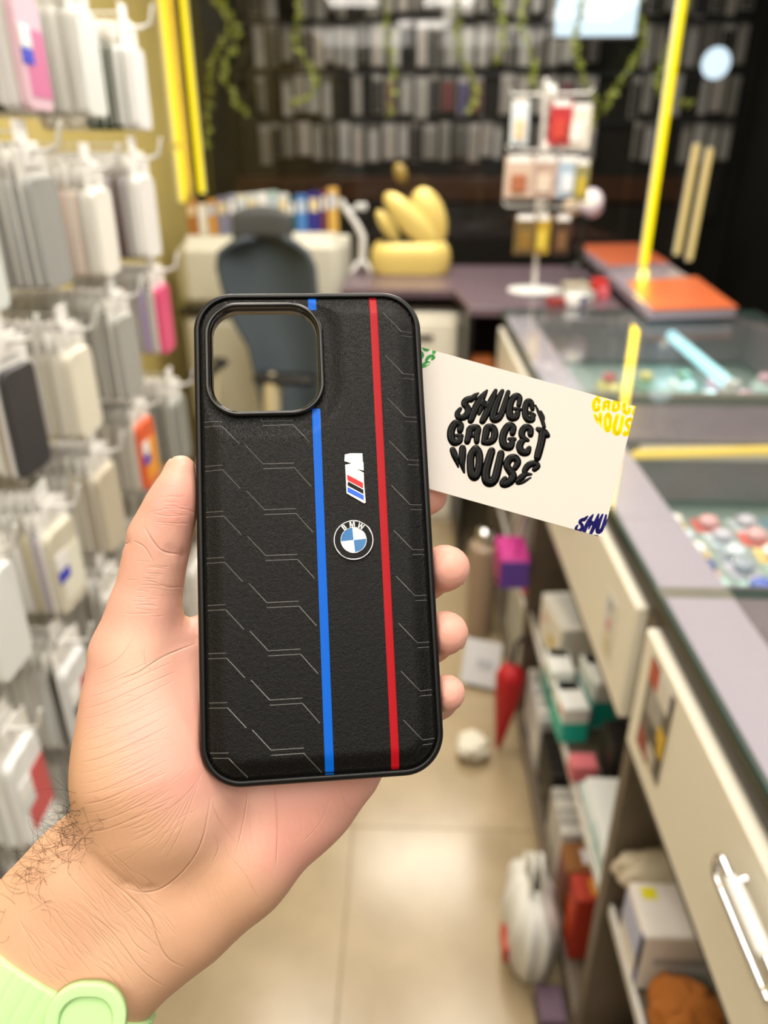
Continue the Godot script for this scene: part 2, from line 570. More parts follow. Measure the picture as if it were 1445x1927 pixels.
func make_case() -> void:
	var o := thing("phone_case", "black leather-backed phone case with a blue and a red stripe, held up in the hand", "phone case")
	o.transform = held
	var b := MB.new()
	sweep_rr(b, CW, CH, CR, [[1.9, -10.4], [1.3, -11.0], [0.6, -10.8], [0.12, -10.0], [0.0, -9.0], [0.0, -1.9], [0.12, -1.0], [0.45, -0.3], [0.95, 0.08], [1.5, 0.2], [1.95, 0.1], [2.2, -0.2], [2.25, -0.9], [2.3, -2.0], [1.9, -2.6]], Vector2.ZERO, 16)
	for k in b.v.size(): b.v[k] *= MM
	obj("bumper_frame", b, M["case_plastic"], o)
	var panel := obj("leather_back", leather_mesh(0.75, 0.0, 0.0), M["leather"], o)
	obj("inner_lining", leather_mesh(2.4, -2.4, 0.6), M["case_plastic"], o)
	b = MB.new()
	sweep_rr(b, RW, RH, RR, [[2.3, -3.6], [0.9, -3.6], [0.0, -1.2], [0.0, 1.5], [0.18, 1.95], [0.6, 2.2], [1.1, 2.2], [1.5, 1.95], [1.7, 1.5], [1.75, 0.4], [2.1, 0.1], [2.3, -0.4]], RING, 16)
	for k in b.v.size(): b.v[k] *= MM
	obj("camera_ring", b, M["case_gloss"], o)
	# pressed hexagons
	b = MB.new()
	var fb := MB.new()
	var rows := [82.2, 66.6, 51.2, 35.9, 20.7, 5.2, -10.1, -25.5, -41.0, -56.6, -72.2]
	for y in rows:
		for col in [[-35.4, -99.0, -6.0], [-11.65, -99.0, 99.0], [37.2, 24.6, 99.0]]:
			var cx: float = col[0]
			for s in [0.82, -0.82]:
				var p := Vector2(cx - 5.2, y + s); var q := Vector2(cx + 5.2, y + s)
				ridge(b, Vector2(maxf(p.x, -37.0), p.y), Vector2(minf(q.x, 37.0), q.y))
			# sloping sides below this row: those falling right get the glint colour
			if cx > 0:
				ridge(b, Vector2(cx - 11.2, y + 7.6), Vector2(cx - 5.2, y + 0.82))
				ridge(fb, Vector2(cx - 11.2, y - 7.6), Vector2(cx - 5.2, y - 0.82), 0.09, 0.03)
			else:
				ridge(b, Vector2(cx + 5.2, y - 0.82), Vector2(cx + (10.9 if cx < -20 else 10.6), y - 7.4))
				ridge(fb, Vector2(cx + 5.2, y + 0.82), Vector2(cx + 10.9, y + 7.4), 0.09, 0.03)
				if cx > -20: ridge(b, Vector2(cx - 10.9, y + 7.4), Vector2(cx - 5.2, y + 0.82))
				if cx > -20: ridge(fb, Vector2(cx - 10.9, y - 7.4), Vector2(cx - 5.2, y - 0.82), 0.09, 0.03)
	obj("pressed_hexagon_lines", b, M["emboss_glint"], panel).set_meta("kind", "stuff")
	obj("pressed_hexagon_lines", fb, M["emboss_unlit"], panel).set_meta("kind", "stuff")
	var st := obj("stripe", stripe(0.1, 2.95, -81.0, 81.2), M["blue_stripe"], o)
	st.set_meta("label", "bright blue stripe down the case")
	st = obj("stripe", stripe(21.5, 24.1, -80.4, 81.0), M["red_stripe"], o)
	st.set_meta("label", "red stripe down the case")
	# slanted letter badge
	var zt := 1.65
	b = MB.new()
	b.plate(scaled(PackedVector2Array([Vector2(10.62, 23.85), Vector2(12.5, 24.25), Vector2(16.6, 24.1), Vector2(16.6, 21.45), Vector2(14.2, 22.05), Vector2(16.8, 20.9), Vector2(16.8, 18.2), Vector2(14.3, 18.75), Vector2(16.75, 17.5),
		Vector2(16.7, 14.3), Vector2(16.95, 7.2), Vector2(16.45, 6.95), Vector2(10.65, 10.6), Vector2(10.65, 17.0), Vector2(10.6, 20.35), Vector2(12.85, 20.75), Vector2(10.4, 21.6)])), (zt - 0.3) * MM, (zt + 0.55) * MM, 0.12 * MM)
	var badge := obj("letter_badge", b, M["enamel_white"], o)
	badge.set_meta("label", "slanted white letter badge with three coloured bars")
	for bar in [[[11.13, 16.93], [16.36, 13.93], [16.28, 12.04], [11.12, 15.04], "enamel_red"], [[11.27, 14.65], [16.36, 11.6], [16.31, 10.1], [11.13, 13.2], "enamel_black"], [[11.11, 12.68], [16.41, 9.68], [16.33, 8.03], [10.98, 11.04], "enamel_blue"]]:
		b = MB.new()
		b.plate(scaled(PackedVector2Array([Vector2(bar[0][0], bar[0][1]), Vector2(bar[1][0], bar[1][1]), Vector2(bar[2][0], bar[2][1]), Vector2(bar[3][0], bar[3][1])])), (zt + 0.3) * MM, (zt + 0.68) * MM, 0.08 * MM)
		obj("colour_bar", b, M[bar[4]], badge)
	# round badge
	var c := Vector2(12.35, -5.3)
	var turn := Basis(Vector3.RIGHT, PI / 2)                       # lathe axis to z
	b = MB.new()
	b.lathe([Vector2(6.7, -0.3), Vector2(6.7, 0.5), Vector2(6.55, 0.75), Vector2(6.3, 0.75), Vector2(6.2, 0.6), Vector2(0.0, 0.6)], Vector3.ZERO, 64)
	for k in b.v.size():
		b.v[k] = turn * b.v[k] * MM + Vector3(c.x, c.y, zt) * MM; b.n[k] = turn * b.n[k]
	var disc := obj("round_badge", b, M["enamel_black"], o)
	disc.set_meta("label", "round black badge with blue and white quarters and a silver rim")
	for rr in [[6.75, 6.2, 0.85], [4.4, 4.1, 0.95]]:
		b = MB.new()
		b.lathe([Vector2(rr[1], 0.4), Vector2(rr[1], rr[2] - 0.1), Vector2((rr[0] + rr[1]) / 2, rr[2]), Vector2(rr[0], rr[2] - 0.1), Vector2(rr[0], 0.0)], Vector3.ZERO, 64)
		for k in b.v.size():
			b.v[k] = turn * b.v[k] * MM + Vector3(c.x, c.y, zt) * MM; b.n[k] = turn * -b.n[k]
		var fi := PackedInt32Array()
		for k in range(0, b.ix.size(), 3): fi.append_array([b.ix[k], b.ix[k + 2], b.ix[k + 1]])
		b.ix = fi
		obj("rim", b, M["chrome"], disc)
	for q in 4:
		b = MB.new()
		b.plate(scaled(arc_wedge(c, 4.15, q * 90.0 + 4.0, q * 90.0 + 94.0)), (zt + 0.5) * MM, (zt + 0.82) * MM)
		obj("quarter", b, M["enamel_white"] if q % 2 == 0 else M["enamel_sky"], disc)
	for l in [["B", 125.0], ["M", 93.0], ["W", 60.0]]:
		var a := deg_to_rad(l[1])
		var lt := obj("letter", text_mesh(l[0], 2.35 * MM, 0.3 * MM), M["enamel_white"], disc)
		lt.scale = Vector3.ONE * (2.35 * MM / 0.064)
		lt.position = Vector3((c.x + cos(a) * 5.25) * MM, (c.y + sin(a) * 5.25) * MM, (zt + 0.72) * MM)
		lt.rotation.z = a - PI / 2

# logo lettering: strokes of (x, y, half width) in the logo's own units; y down, centre (712, 690)
func logo_strokes() -> Array:
	return [
		["S", [[458, 128, 9], [425, 150, 22], [385, 185, 30], [315, 215, 38], [285, 262, 36], [325, 310, 36], [332, 370, 38], [285, 425, 36], [222, 428, 36], [200, 380, 30], [236, 322, 20]], [[440, 150, 10], [410, 190, 20], [368, 232, 14]]],
		["M", [[365, 470, 35], [425, 315, 42], [500, 190, 40], [564, 96, 13]], [[500, 240, 44], [555, 285, 46], [610, 260, 42]], [[674, 94, 20], [625, 220, 40], [575, 345, 42], [510, 478, 35]], [[500, 300, 30], [468, 388, 17]]],
		["U", [[757, 100, 22], [695, 230, 38], [650, 370, 42], [648, 450, 42], [695, 445, 42], [745, 385, 36], [790, 250, 32], [830, 112, 23]]],
		["G", [[960, 280, 26], [972, 190, 32], [930, 160, 34], [872, 220, 38], [845, 330, 40], [860, 425, 44], [920, 425, 40], [950, 370, 30]], [[908, 322, 20], [968, 332, 26]]],
		["G", [[1132, 330, 22], [1112, 250, 34], [1075, 232, 34], [1045, 290, 36], [1040, 390, 36], [1075, 455, 38], [1130, 455, 32], [1130, 395, 26]], [[1092, 368, 18], [1150, 402, 22]]],
		["Y", [[1168, 278, 7], [1200, 350, 15], [1245, 450, 21], [1275, 548, 19]], [[1235, 350, 7], [1268, 425, 13], [1255, 475, 18]]],
		["G", [[232, 595, 34], [240, 525, 36], [180, 502, 40], [130, 575, 42], [122, 670, 42], [160, 738, 42], [225, 720, 36], [238, 672, 28]], [[186, 655, 20], [250, 660, 26]]],
		["A", [[322, 730, 34], [345, 640, 38], [365, 572, 40], [450, 562, 38], [442, 650, 36], [440, 732, 30]], [[372, 655, 24], [440, 655, 26]]],
		["D", [[528, 740, 32], [550, 650, 40], [572, 560, 40], [635, 560, 42], [662, 620, 40], [645, 700, 40], [590, 738, 38], [528, 742, 30]]],
		["G", [[882, 630, 32], [890, 555, 38], [840, 532, 40], [786, 600, 42], [760, 700, 42], [785, 782, 44], [850, 792, 44], [886, 720, 28]], [[842, 697, 20], [905, 700, 24]]],
		["E", [[1105, 645, 32], [1100, 575, 38], [1045, 552, 38], [1000, 610, 38], [1010, 680, 34], [1068, 712, 22]], [[1030, 705, 26], [985, 745, 38], [970, 800, 40], [1000, 858, 42], [1060, 860, 40], [1087, 810, 26]]],
		["T", [[1200, 577, 28], [1268, 612, 42], [1312, 652, 32]], [[1258, 622, 46], [1238, 740, 42], [1206, 860, 42], [1188, 932, 38]]],
		["H", [[145, 832, 34], [170, 900, 36], [196, 980, 22], [214, 1045, 7]], [[266, 812, 38], [265, 900, 40], [262, 1000, 32], [287, 1112, 9]], [[190, 930, 34], [250, 930, 34]]],
		["O", [[430, 822, 46], [372, 900, 42], [366, 1050, 42], [385, 1140, 46], [420, 1162, 46], [460, 1090, 42], [475, 950, 42], [462, 862, 44], [430, 822, 46]]],
		["U", [[625, 847, 42], [590, 960, 46], [556, 1100, 48], [560, 1205, 50], [610, 1232, 50], [668, 1180, 46], [710, 1020, 44], [740, 877, 40]]],
		["S", [[912, 1060, 30], [945, 990, 38], [915, 932, 42], [850, 942, 42], [812, 1020, 40], [850, 1090, 42], [885, 1145, 44], [860, 1212, 44], [790, 1255, 40], [756, 1238, 34], [788, 1180, 24]]],
		["E", [[1152, 1072, 28], [1190, 1030, 32], [1150, 997, 34], [1080, 1022, 36], [1035, 1082, 32], [1045, 1125, 26], [1112, 1132, 11]], [[1030, 1135, 30], [972, 1188, 36], [945, 1232, 26], [1015, 1222, 18], [1105, 1172, 7]]]]

func make_card() -> void:
	var w := 88.0; var h := 50.1
	var o := thing("business_card", "white business card with round black lettering, held beside the phone case", "business card")
	o.transform = Transform3D(Basis(Vector3(0.966538, -0.234105, 0.104876), Vector3(0.254056, 0.817026, -0.517613), Vector3(0.035489, 0.526937, 0.849163)), Vector3(0.083377, 1.415710, -0.265302))                                          # origin at the top right corner, x along the top edge, y up
	var b := MB.new()
	b.box(Vector3(-w / 2, -h / 2, -0.2) * MM, Vector3(w, h, 0.36) * MM, 0.03 * MM)
	obj("card_stock", b, M["card_white"], o)
	# A: logo units to card millimetres
	var ax := Vector2(0.02841, 0.00806); var ay := Vector2(0.00768, -0.02896); var mid := Vector2(-45.366, -25.301)
	for l in logo_strokes():
		b = MB.new()
		for s in l.slice(1):
			var pts := []
			for p in s: pts.append(Vector3(p[0], p[1], p[2]))
			var path := []; var rad := []
			for q in smooth_line(pts, 5):
				var m: Vector2 = mid + ax * (q.x - 712.0) + ay * (q.y - 690.0)
				path.append(Vector3(m.x, m.y, 0.0) * MM); rad.append((q.z * 1.10 + 4.0) * ax.length() * MM)
			b.tube(path, rad, 16, 0.42, Vector3(0, 0, 1))
		var lt := obj("raised_letter", b, M["gloss_black"], o)
	# the corner prints, cut off by the edges of the card: flat ink
	var edge := PackedVector2Array([Vector2(-w, -h), Vector2(0, -h), Vector2(0, 0), Vector2(-w, 0)])
	for pr in [["yellow", Vector2(-4.976, -2.074), 0.585, "print_yellow"], ["blue", Vector2(-0.18, -52.379), 0.59, "print_blue"], ["green", Vector2(-85.714, 1.038), 0.59, "print_green"]]:
		b = MB.new()
		for l in logo_strokes():
			for s in l.slice(1):
				var pts := []
				for p in s: pts.append(Vector3(p[0], p[1], p[2]))
				var path := smooth_line(pts, 3)
				for k in path.size() - 1:
					var hull := PackedVector2Array()
					for q in [path[k], path[k + 1]]:
						var m: Vector2 = pr[1] + (ax * (q.x - 712.0) + ay * (q.y - 690.0)) * pr[2]
						for a in 14: hull.append(m + Vector2(cos(TAU * a / 14), sin(TAU * a / 14)) * q.z * ax.length() * pr[2])
					hull = Geometry2D.convex_hull(hull)
					for piece in Geometry2D.intersect_polygons(hull, edge):
						var t := Geometry2D.triangulate_polygon(piece)
						for i in range(0, t.size(), 3):
							var p0: Vector2 = piece[t[i]]; var p1: Vector2 = piece[t[i + 1]]; var p2: Vector2 = piece[t[i + 2]]
							if (p1 - p0).cross(p2 - p0) < 0.0:
								var sw := p1; p1 = p2; p2 = sw
							b.tri(Vector3(p0.x, p0.y, 0.02) * MM, Vector3(p1.x, p1.y, 0.02) * MM, Vector3(p2.x, p2.y, 0.02) * MM)
		if b.ix.size():
			var lt := obj("printed_lettering", b, M[pr[3]], o)
			lt.set_meta("label", pr[0] + " lettering cut off by the corner of the card")

# bones of the hand in the case's own millimetres: from (x, y, z, radius) to (x, y, z, radius)
func hand_bones() -> Array:
	return [[9.0, 9.0, [[6.41, -85.0, -33.0, 13.5, -10.77, -97.19, -33.0, 16.5], [-10.77, -97.19, -33.0, 16.5, -31.73, -113.55, -31.0, 18.6], [-31.73, -113.55, -31.0, 18.6, -50.81, -127.52, -30.0, 19.0], [-28.44, -34.35, -27.0, 9.5, -39.63, -73.61, -32.0, 14.0], [-39.63, -73.61, -32.0, 14.0, -58.22, -111.55, -30.0, 17.0], [-12.13, -48.53, -28.0, 10.0, -26.65, -80.2, -33.0, 14.0], [-26.65, -80.2, -33.0, 14.0, -53.02, -115.8, -31.0, 17.0], [1.73, -63.46, -28.0, 10.0, -15.45, -88.37, -33.0, 14.5], [-15.45, -88.37, -33.0, 14.5, -45.79, -119.89, -31.0, 18.0], [11.22, -79.9, -28.0, 10.0, -2.14, -91.14, -33.0, 14.0], [-50.31, -37.9, -26.0, 8.0, -34.49, -34.04, -27.0, 9.0], [-70.68, -101.02, -26.0, 17.5, -83.77, -115.17, -27.0, 18.0], [-83.77, -115.17, -27.0, 18.0, -96.83, -128.74, -28.0, 18.5], [-96.83, -128.74, -28.0, 18.5, -116.55, -149.91, -28.0, 19.5], [-116.55, -149.91, -28.0, 19.5, -137.51, -170.42, -28.0, 20.5], [-64.64, -117.38, -28.0, 19.0, -88.07, -139.67, -29.0, 20.0], [-88.07, -139.67, -29.0, 20.0, -125.27, -171.16, -30.0, 21.0], [-53.34, -128.01, -30.0, 18.6, -65.68, -138.24, -29.0, 17.0], [-65.68, -138.24, -29.0, 17.0, -79.41, -150.36, -28.0, 17.0], [-79.41, -150.36, -28.0, 17.0, -101.05, -170.86, -28.0, 18.0], [-101.05, -170.86, -28.0, 18.0, -123.84, -190.7, -28.0, 19.5], [-62.71, -40.53, -18.0, 14.8, -61.47, -57.8, -20.0, 18.5], [-61.47, -57.8, -20.0, 18.5, -57.9, -77.65, -21.0, 25.0], [-57.9, -77.65, -21.0, 25.0, -54.14, -89.1, -24.0, 27.0], [-53.13, -43.94, -21.0, 9.0, -45.97, -59.44, -26.0, 14.0], [-56.3, -74.42, -22.0, 23.0, -45.31, -87.73, -31.0, 20.0]]], [4.0, 6.0, [[-44.57, 21.41, -3.5, 5.0, -46.6, 13.26, -4.5, 7.0], [-46.6, 13.26, -4.5, 7.0, -49.23, 7.22, -6.0, 8.4], [-49.23, 7.22, -6.0, 8.4, -52.89, -0.83, -9.0, 9.9], [-52.89, -0.83, -9.0, 9.9, -55.31, -9.28, -11.0, 9.8], [-55.31, -9.28, -11.0, 9.8, -57.02, -16.36, -13.0, 10.0], [-57.02, -16.36, -13.0, 10.0, -59.46, -25.27, -15.0, 11.6], [-59.46, -25.27, -15.0, 11.6, -62.7, -38.73, -18.0, 14.3]]], [3.0, 2.0, [[-28.4, -32.45, -27.0, 9.5, 8.99, -2.02, -27.0, 9.0], [8.99, -2.02, -27.0, 9.0, 30.35, 9.08, -26.0, 8.2], [30.35, 9.08, -26.0, 8.2, 42.28, 13.29, -24.5, 7.6]]], [3.0, 2.0, [[-12.07, -46.64, -28.0, 9.8, 20.94, -24.2, -28.0, 9.2], [20.94, -24.2, -28.0, 9.2, 38.54, -17.34, -23.0, 8.8], [38.54, -17.34, -23.0, 8.8, 44.99, -15.25, -10.5, 7.6], [44.99, -15.25, -10.5, 7.6, 46.06, -15.26, -8.0, 6.8]]], [3.0, 2.0, [[1.76, -62.53, -28.0, 9.6, 25.77, -44.81, -27.0, 9.0], [25.77, -44.81, -27.0, 9.0, 39.66, -40.16, -22.0, 8.3], [39.66, -40.16, -22.0, 8.3, 43.47, -37.76, -9.5, 7.0], [43.47, -37.76, -9.5, 7.0, 44.25, -37.57, -7.5, 6.3]]], [3.0, 2.0, [[11.26, -78.98, -28.0, 9.0, 29.85, -65.84, -26.0, 8.0], [29.85, -65.84, -26.0, 8.0, 40.84, -61.12, -20.0, 6.9], [40.84, -61.12, -20.0, 6.9, 42.54, -58.05, -9.0, 5.7], [42.54, -58.05, -9.0, 5.7, 42.84, -57.74, -7.5, 5.2]]]]

var _ba := PackedVector3Array()
var _bd := PackedVector3Array()
var _br := PackedFloat32Array()
var _bs := PackedFloat32Array()
var _bl := PackedFloat32Array()
var _groups := []

func cap(p: Vector3, i: int) -> float:
	var q := p - _ba[i]
	var t := clampf(q.dot(_bd[i]) * _bl[i], 0.0, 1.0)
	return (q - _bd[i] * t).length() - _br[i] - _bs[i] * t

func hand_d(p: Vector3) -> float:
	var d := 1e3
	for g in _groups:
		var k: float = g[0]
		var gd := 1e3
		for i in range(g[2], g[3]):
			var e := cap(p, i)
			var h := maxf(k - absf(gd - e), 0.0)
			gd = minf(gd, e) - h * h / (4.0 * k)
		var kj: float = g[1]
		var hh := maxf(kj - absf(d - gd), 0.0)
		d = minf(d, gd) - hh * hh / (4.0 * kj)
	# folds of the skin
	for f in _folds:
		var q: Vector3 = p - f[0]
		var t := clampf(q.dot(f[1]) * f[2], 0.0, 1.0)
		var e2: float = (q - f[1] * t).length()
		if e2 < f[3]: d += f[4] * (1.0 - e2 / f[3]) * (1.0 - e2 / f[3])
	# the flesh gives way where the case presses into it
	var c := maxf(rr_dist(Vector2(p.x, p.y), CW, CH, CR), absf(p.z + 5.0) - 6.0) - 0.1
	var h2 := maxf(1.5 - absf(d + c), 0.0)
	return maxf(d, -c) + h2 * h2 / 6.0
var _folds := []

func skin_colour(p: Vector3, nn: Vector3) -> Color:
	var tan_c := Color(0.64, 0.365, 0.235)
	var palm_c := Color(0.72, 0.385, 0.305)
	var pink := Color(0.74, 0.33, 0.27)
	var inside := smoothstep(-0.25, 0.6, nn.z) * smoothstep(-108.0, -78.0, p.y + (p.x + 40.0) * 0.9)
	var col := tan_c.lerp(palm_c, inside)
	for s in [[-47.45, 10.18, 10.71, 0.75], [-50.07, -72.3, 21.43, 0.6], [-23.6, -112.28, 26.79, 0.65], [-38.97, -122.34, 16.07, 0.5], [-2.32, -92.37, 21.43, 0.5], [-68.62, -84.35, 10.71, 0.3], [44.0, -15.17, 8.93, 0.35], [42.67, -37.5, 8.93, 0.35], [41.46, -57.71, 8.93, 0.35]]:
		var d: float = Vector2(p.x - s[0], p.y - s[1]).length() / s[2]
		if d < 1.0: col = col.lerp(pink, s[3] * (1.0 - d * d) * inside)
	for s in [[-60.06, -38.38, 12.5, 0.5], [-69.46, -71.03, 12.5, 0.3], [-52.97, -13.17, 8.93, 0.25], [-63.75, -128.17, 16.07, 0.35], [-31.75, -96.9, 16.07, 0.2], [-47.33, 20.33, 5.36, 0.3]]:
		var d: float = Vector2(p.x - s[0], p.y - s[1]).length() / s[2]
		if d < 1.0: col = col.lerp(Color(0.72, 0.47, 0.33), s[3] * (1.0 - d * d))
	return col

func make_hand() -> void:
	var bones := hand_bones()
	for g in bones:
		var first := _ba.size()
		for s in g[2]:
			var a := Vector3(s[0], s[1], s[2]); var b := Vector3(s[4], s[5], s[6])
			_ba.append(a); _bd.append(b - a); _bl.append(1.0 / maxf((b - a).length_squared(), 1e-6)); _br.append(s[3]); _bs.append(s[7] - s[3])
		_groups.append([g[0], g[1], first, _ba.size()])
	for f in [[[[-44.66, -7.57, -6.0], [-48.43, -6.74, -1.0], [-51.94, -1.78, 0.0]], 2.2, 0.9], [[[-64.32, -2.55, -9.0], [-61.49, -2.87, -3.0]], 2.0, 0.8], [[[-42.18, -36.17, -18.0], [-47.11, -37.32, -8.0], [-52.59, -40.35, -5.0]], 3.0, 0.6], [[[-48.76, -143.49, -18.0], [-52.21, -137.72, -14.0], [-53.98, -131.94, -10.5], [-55.65, -126.5, -10.0], [-57.05, -122.09, -10.5]], 3.0, 0.35], [[[-37.11, -86.26, -14.0], [-38.93, -97.12, -12.0], [-43.26, -104.33, -10.5], [-49.84, -111.19, -10.0]], 4.5, 1.3], [[[-49.84, -111.19, -10.0], [-56.46, -113.38, -8.0], [-63.46, -111.03, -7.0], [-73.28, -101.62, -7.0]], 4.5, 0.8]]:
		for k in f[0].size() - 1:
			var a := Vector3(f[0][k][0], f[0][k][1], f[0][k][2]); var b := Vector3(f[0][k + 1][0], f[0][k + 1][1], f[0][k + 1][2])
			_folds.append([a, b - a, 1.0 / (b - a).length_squared(), f[1], f[2]])
	var lo := Vector3(1e3, 1e3, 1e3); var hi := -lo
	for i in _ba.size():
		for e in [_ba[i], _ba[i] + _bd[i]]:
			var r := maxf(_br[i], _br[i] + _bs[i]) + 4.0
			lo = lo.min(e - Vector3.ONE * r); hi = hi.max(e + Vector3.ONE * r)
	var cell := 1.5
	var K := 5                                                   # cells along a block
	var blk := cell * K
	var nb := Vector3i(((hi - lo) / blk).ceil())
	var dims := nb * K + Vector3i.ONE
	var val := PackedFloat32Array(); val.resize(dims.x * dims.y * dims.z); val.fill(9.0)
	var seen := PackedByteArray(); seen.resize(val.size())
	var cellid := PackedInt32Array(); cellid.resize(val.size()); cellid.fill(-1)
	var blocks := []
	for bz in nb.z:
		for by in nb.y:
			for bxx in nb.x:
				if absf(hand_d(lo + (Vector3(bxx, by, bz) + Vector3.ONE * 0.5) * blk)) < blk * 0.95 + 0.8: blocks.append(Vector3i(bxx, by, bz))
	var sx := 1; var sy := dims.x; var sz := dims.x * dims.y
	for q in blocks:
		for z in K + 1:
			for y in K + 1:
				for x in K + 1:
					var at := Vector3i(q) * K + Vector3i(x, y, z)
					var id := at.x + at.y * sy + at.z * sz
					if seen[id] == 0:
						seen[id] = 1
						val[id] = hand_d(lo + Vector3(at) * cell)
	var b := MB.new()
	b.colored = true
	var offs := [0, sx, sy, sx + sy, sz, sx + sz, sy + sz, sx + sy + sz]
	var edges := [[0, 1], [2, 3], [4, 5], [6, 7], [0, 2], [1, 3], [4, 6], [5, 7], [0, 4], [1, 5], [2, 6], [3, 7]]
	var corner := []
	for k in 8: corner.append(Vector3(k & 1, (k >> 1) & 1, (k >> 2) & 1))
	var cells := []
	for q in blocks:
		for z in K:
			for y in K:
				for x in K:
					var at := Vector3i(q) * K + Vector3i(x, y, z)
					var id := at.x + at.y * sy + at.z * sz
					var neg := 0
					for k in 8:
						if val[id + offs[k]] < 0.0: neg += 1
					if neg == 0 or neg == 8: continue
					var sum := Vector3.ZERO; var n := 0
					for e in edges:
						var v0 := val[id + offs[e[0]]]; var v1 := val[id + offs[e[1]]]
						if (v0 < 0.0) != (v1 < 0.0):
							sum += corner[e[0]].lerp(corner[e[1]], v0 / (v0 - v1)); n += 1
					cellid[id] = b.vert(lo + (Vector3(at) + sum / n) * cell, Vector3.ZERO)
					cells.append(id)
	for id in cells:
		for ax in [[sx, sy, sz], [sy, sz, sx], [sz, sx, sy]]:
			var v0 := val[id]; var v1 := val[id + ax[0]]
			if (v0 < 0.0) == (v1 < 0.0): continue
			var c0 := cellid[id]; var c1 := cellid[id - ax[1]]; var c2 := cellid[id - ax[1] - ax[2]]; var c3 := cellid[id - ax[2]]
			if c0 < 0 or c1 < 0 or c2 < 0 or c3 < 0: continue
			if v0 < 0.0: b.ix.append_array([c0, c2, c1, c0, c3, c2])
			else: b.ix.append_array([c0, c1, c2, c0, c2, c3])
	for k in range(0, b.ix.size(), 3):
		var i0 := b.ix[k]; var i1 := b.ix[k + 1]; var i2 := b.ix[k + 2]
		var nn := (b.v[i2] - b.v[i0]).cross(b.v[i1] - b.v[i0])
		b.n[i0] += nn; b.n[i1] += nn; b.n[i2] += nn
	for k in b.v.size():
		b.n[k] = b.n[k].normalized()
		var p := b.v[k]
		b.c[k] = skin_colour(p, b.n[k])
		b.u[k] = Vector2((p.x - -123.35) / (53.89 - -123.35), (31.0 - p.y) / (31.0 - -164.08))
		b.v[k] = p * MM
	var o := thing("person", "left hand and bare forearm holding up the phone case, thumb upright, fingers curled behind", "person")
	o.transform = held
	var skin: StandardMaterial3D = M["skin"]
	skin.heightmap_enabled = true
	skin.heightmap_texture = skin_bump()
	skin.heightmap_scale = 0.06
	obj("hand_and_forearm", b, skin, o)
	# nails: thin curved plates let into the finger ends
	for nl in [[50.91, -16.05, -10.8, 0.0, 1.0, 0.0, -0.45, 0.0, 1.0, 5.4, 6.5, 1.2], [49.09, -38.78, -9.8, 0.0, 1.0, 0.0, -0.45, 0.0, 1.0, 4.9, 6.0, 1.1], [46.51, -58.98, -8.8, 0.0, 1.0, 0.0, -0.45, 0.0, 1.0, 4.1, 5.2, 1.0], [-50.55, 18.99, -5.2, 0.45, -0.15, 0.88, 0.32, 0.95, 0.0, 4.2, 7.2, 1.2]]:
		b = MB.new()
		var bs := Basis(Vector3(nl[3], nl[4], nl[5]).normalized(), Vector3(nl[6], nl[7], nl[8]).normalized(), Vector3.ZERO)
		bs.z = bs.x.cross(bs.y).normalized(); bs.y = bs.z.cross(bs.x)
		b.ball(Vector3(nl[0], nl[1], nl[2]), Vector3(nl[9], nl[10], nl[11]), bs, 10)
		for k in b.v.size(): b.v[k] *= MM
		obj("fingernail", b, M["nail"], o)
	# arm hair along the edge of the wrist
	b = MB.new()
	var rng := RandomNumberGenerator.new(); rng.seed = 77
	var tries := 0; var made := 0
	while made < 170 and tries < 4000:
		tries += 1
		var s := rng.randf()
		var root := Vector3([-79.64, -86.15, 0.0][0], [-79.64, -86.15, 0.0][1], [-79.64, -86.15, 0.0][2]).lerp(Vector3([-100.93, -109.63, 0.0][0], [-100.93, -109.63, 0.0][1], [-100.93, -109.63, 0.0][2]), s)
		root += Vector3(rng.randfn() * 3.0 + absf(rng.randfn()) * 4.0, rng.randfn() * 4.0 - absf(rng.randfn()) * 3.0, 0)
		# drop on to the skin along z
		var z := 25.0; var hit := false
		var d := 0.0
		for it in 40:
			d = hand_d(Vector3(root.x, root.y, z))
			if d < 0.15: hit = true; break
			z -= maxf(d * 0.8, 0.2)
			if z < -48.0: break
		if not hit: continue
		var p := Vector3(root.x, root.y, z)
		var g := Vector3(hand_d(p + Vector3(0.5, 0, 0)) - d, hand_d(p + Vector3(0, 0.5, 0)) - d, hand_d(p + Vector3(0, 0, 0.5)) - d).normalized()
		if g.x > 0.25: continue
		made += 1
		var dir := (g * 0.45 + Vector3(rng.randf_range(-0.9, 0.5), rng.randf_range(-0.6, 0.9), rng.randf_range(-0.3, 0.3))).normalized()
		var bend := Vector3(rng.randfn(), rng.randfn(), rng.randfn() * 0.5) * 0.32
		var pts := []; var rad := []
		var len := rng.randf_range(0.8, 2.0)
		p -= g * 0.4
		for k in 8:
			pts.append(p * MM); rad.append((0.05 - 0.004 * k) * MM)
			p += dir * len
			dir = (dir + bend + Vector3(0, 0, 0)).normalized()
			if k > 1 and hand_d(p) < 0.2: dir = (dir + g * 0.5).normalized()
		b.tube(pts, rad, 4)
	var hair := obj("arm_hair", b, M["hair"], o)
	hair.set_meta("kind", "stuff")

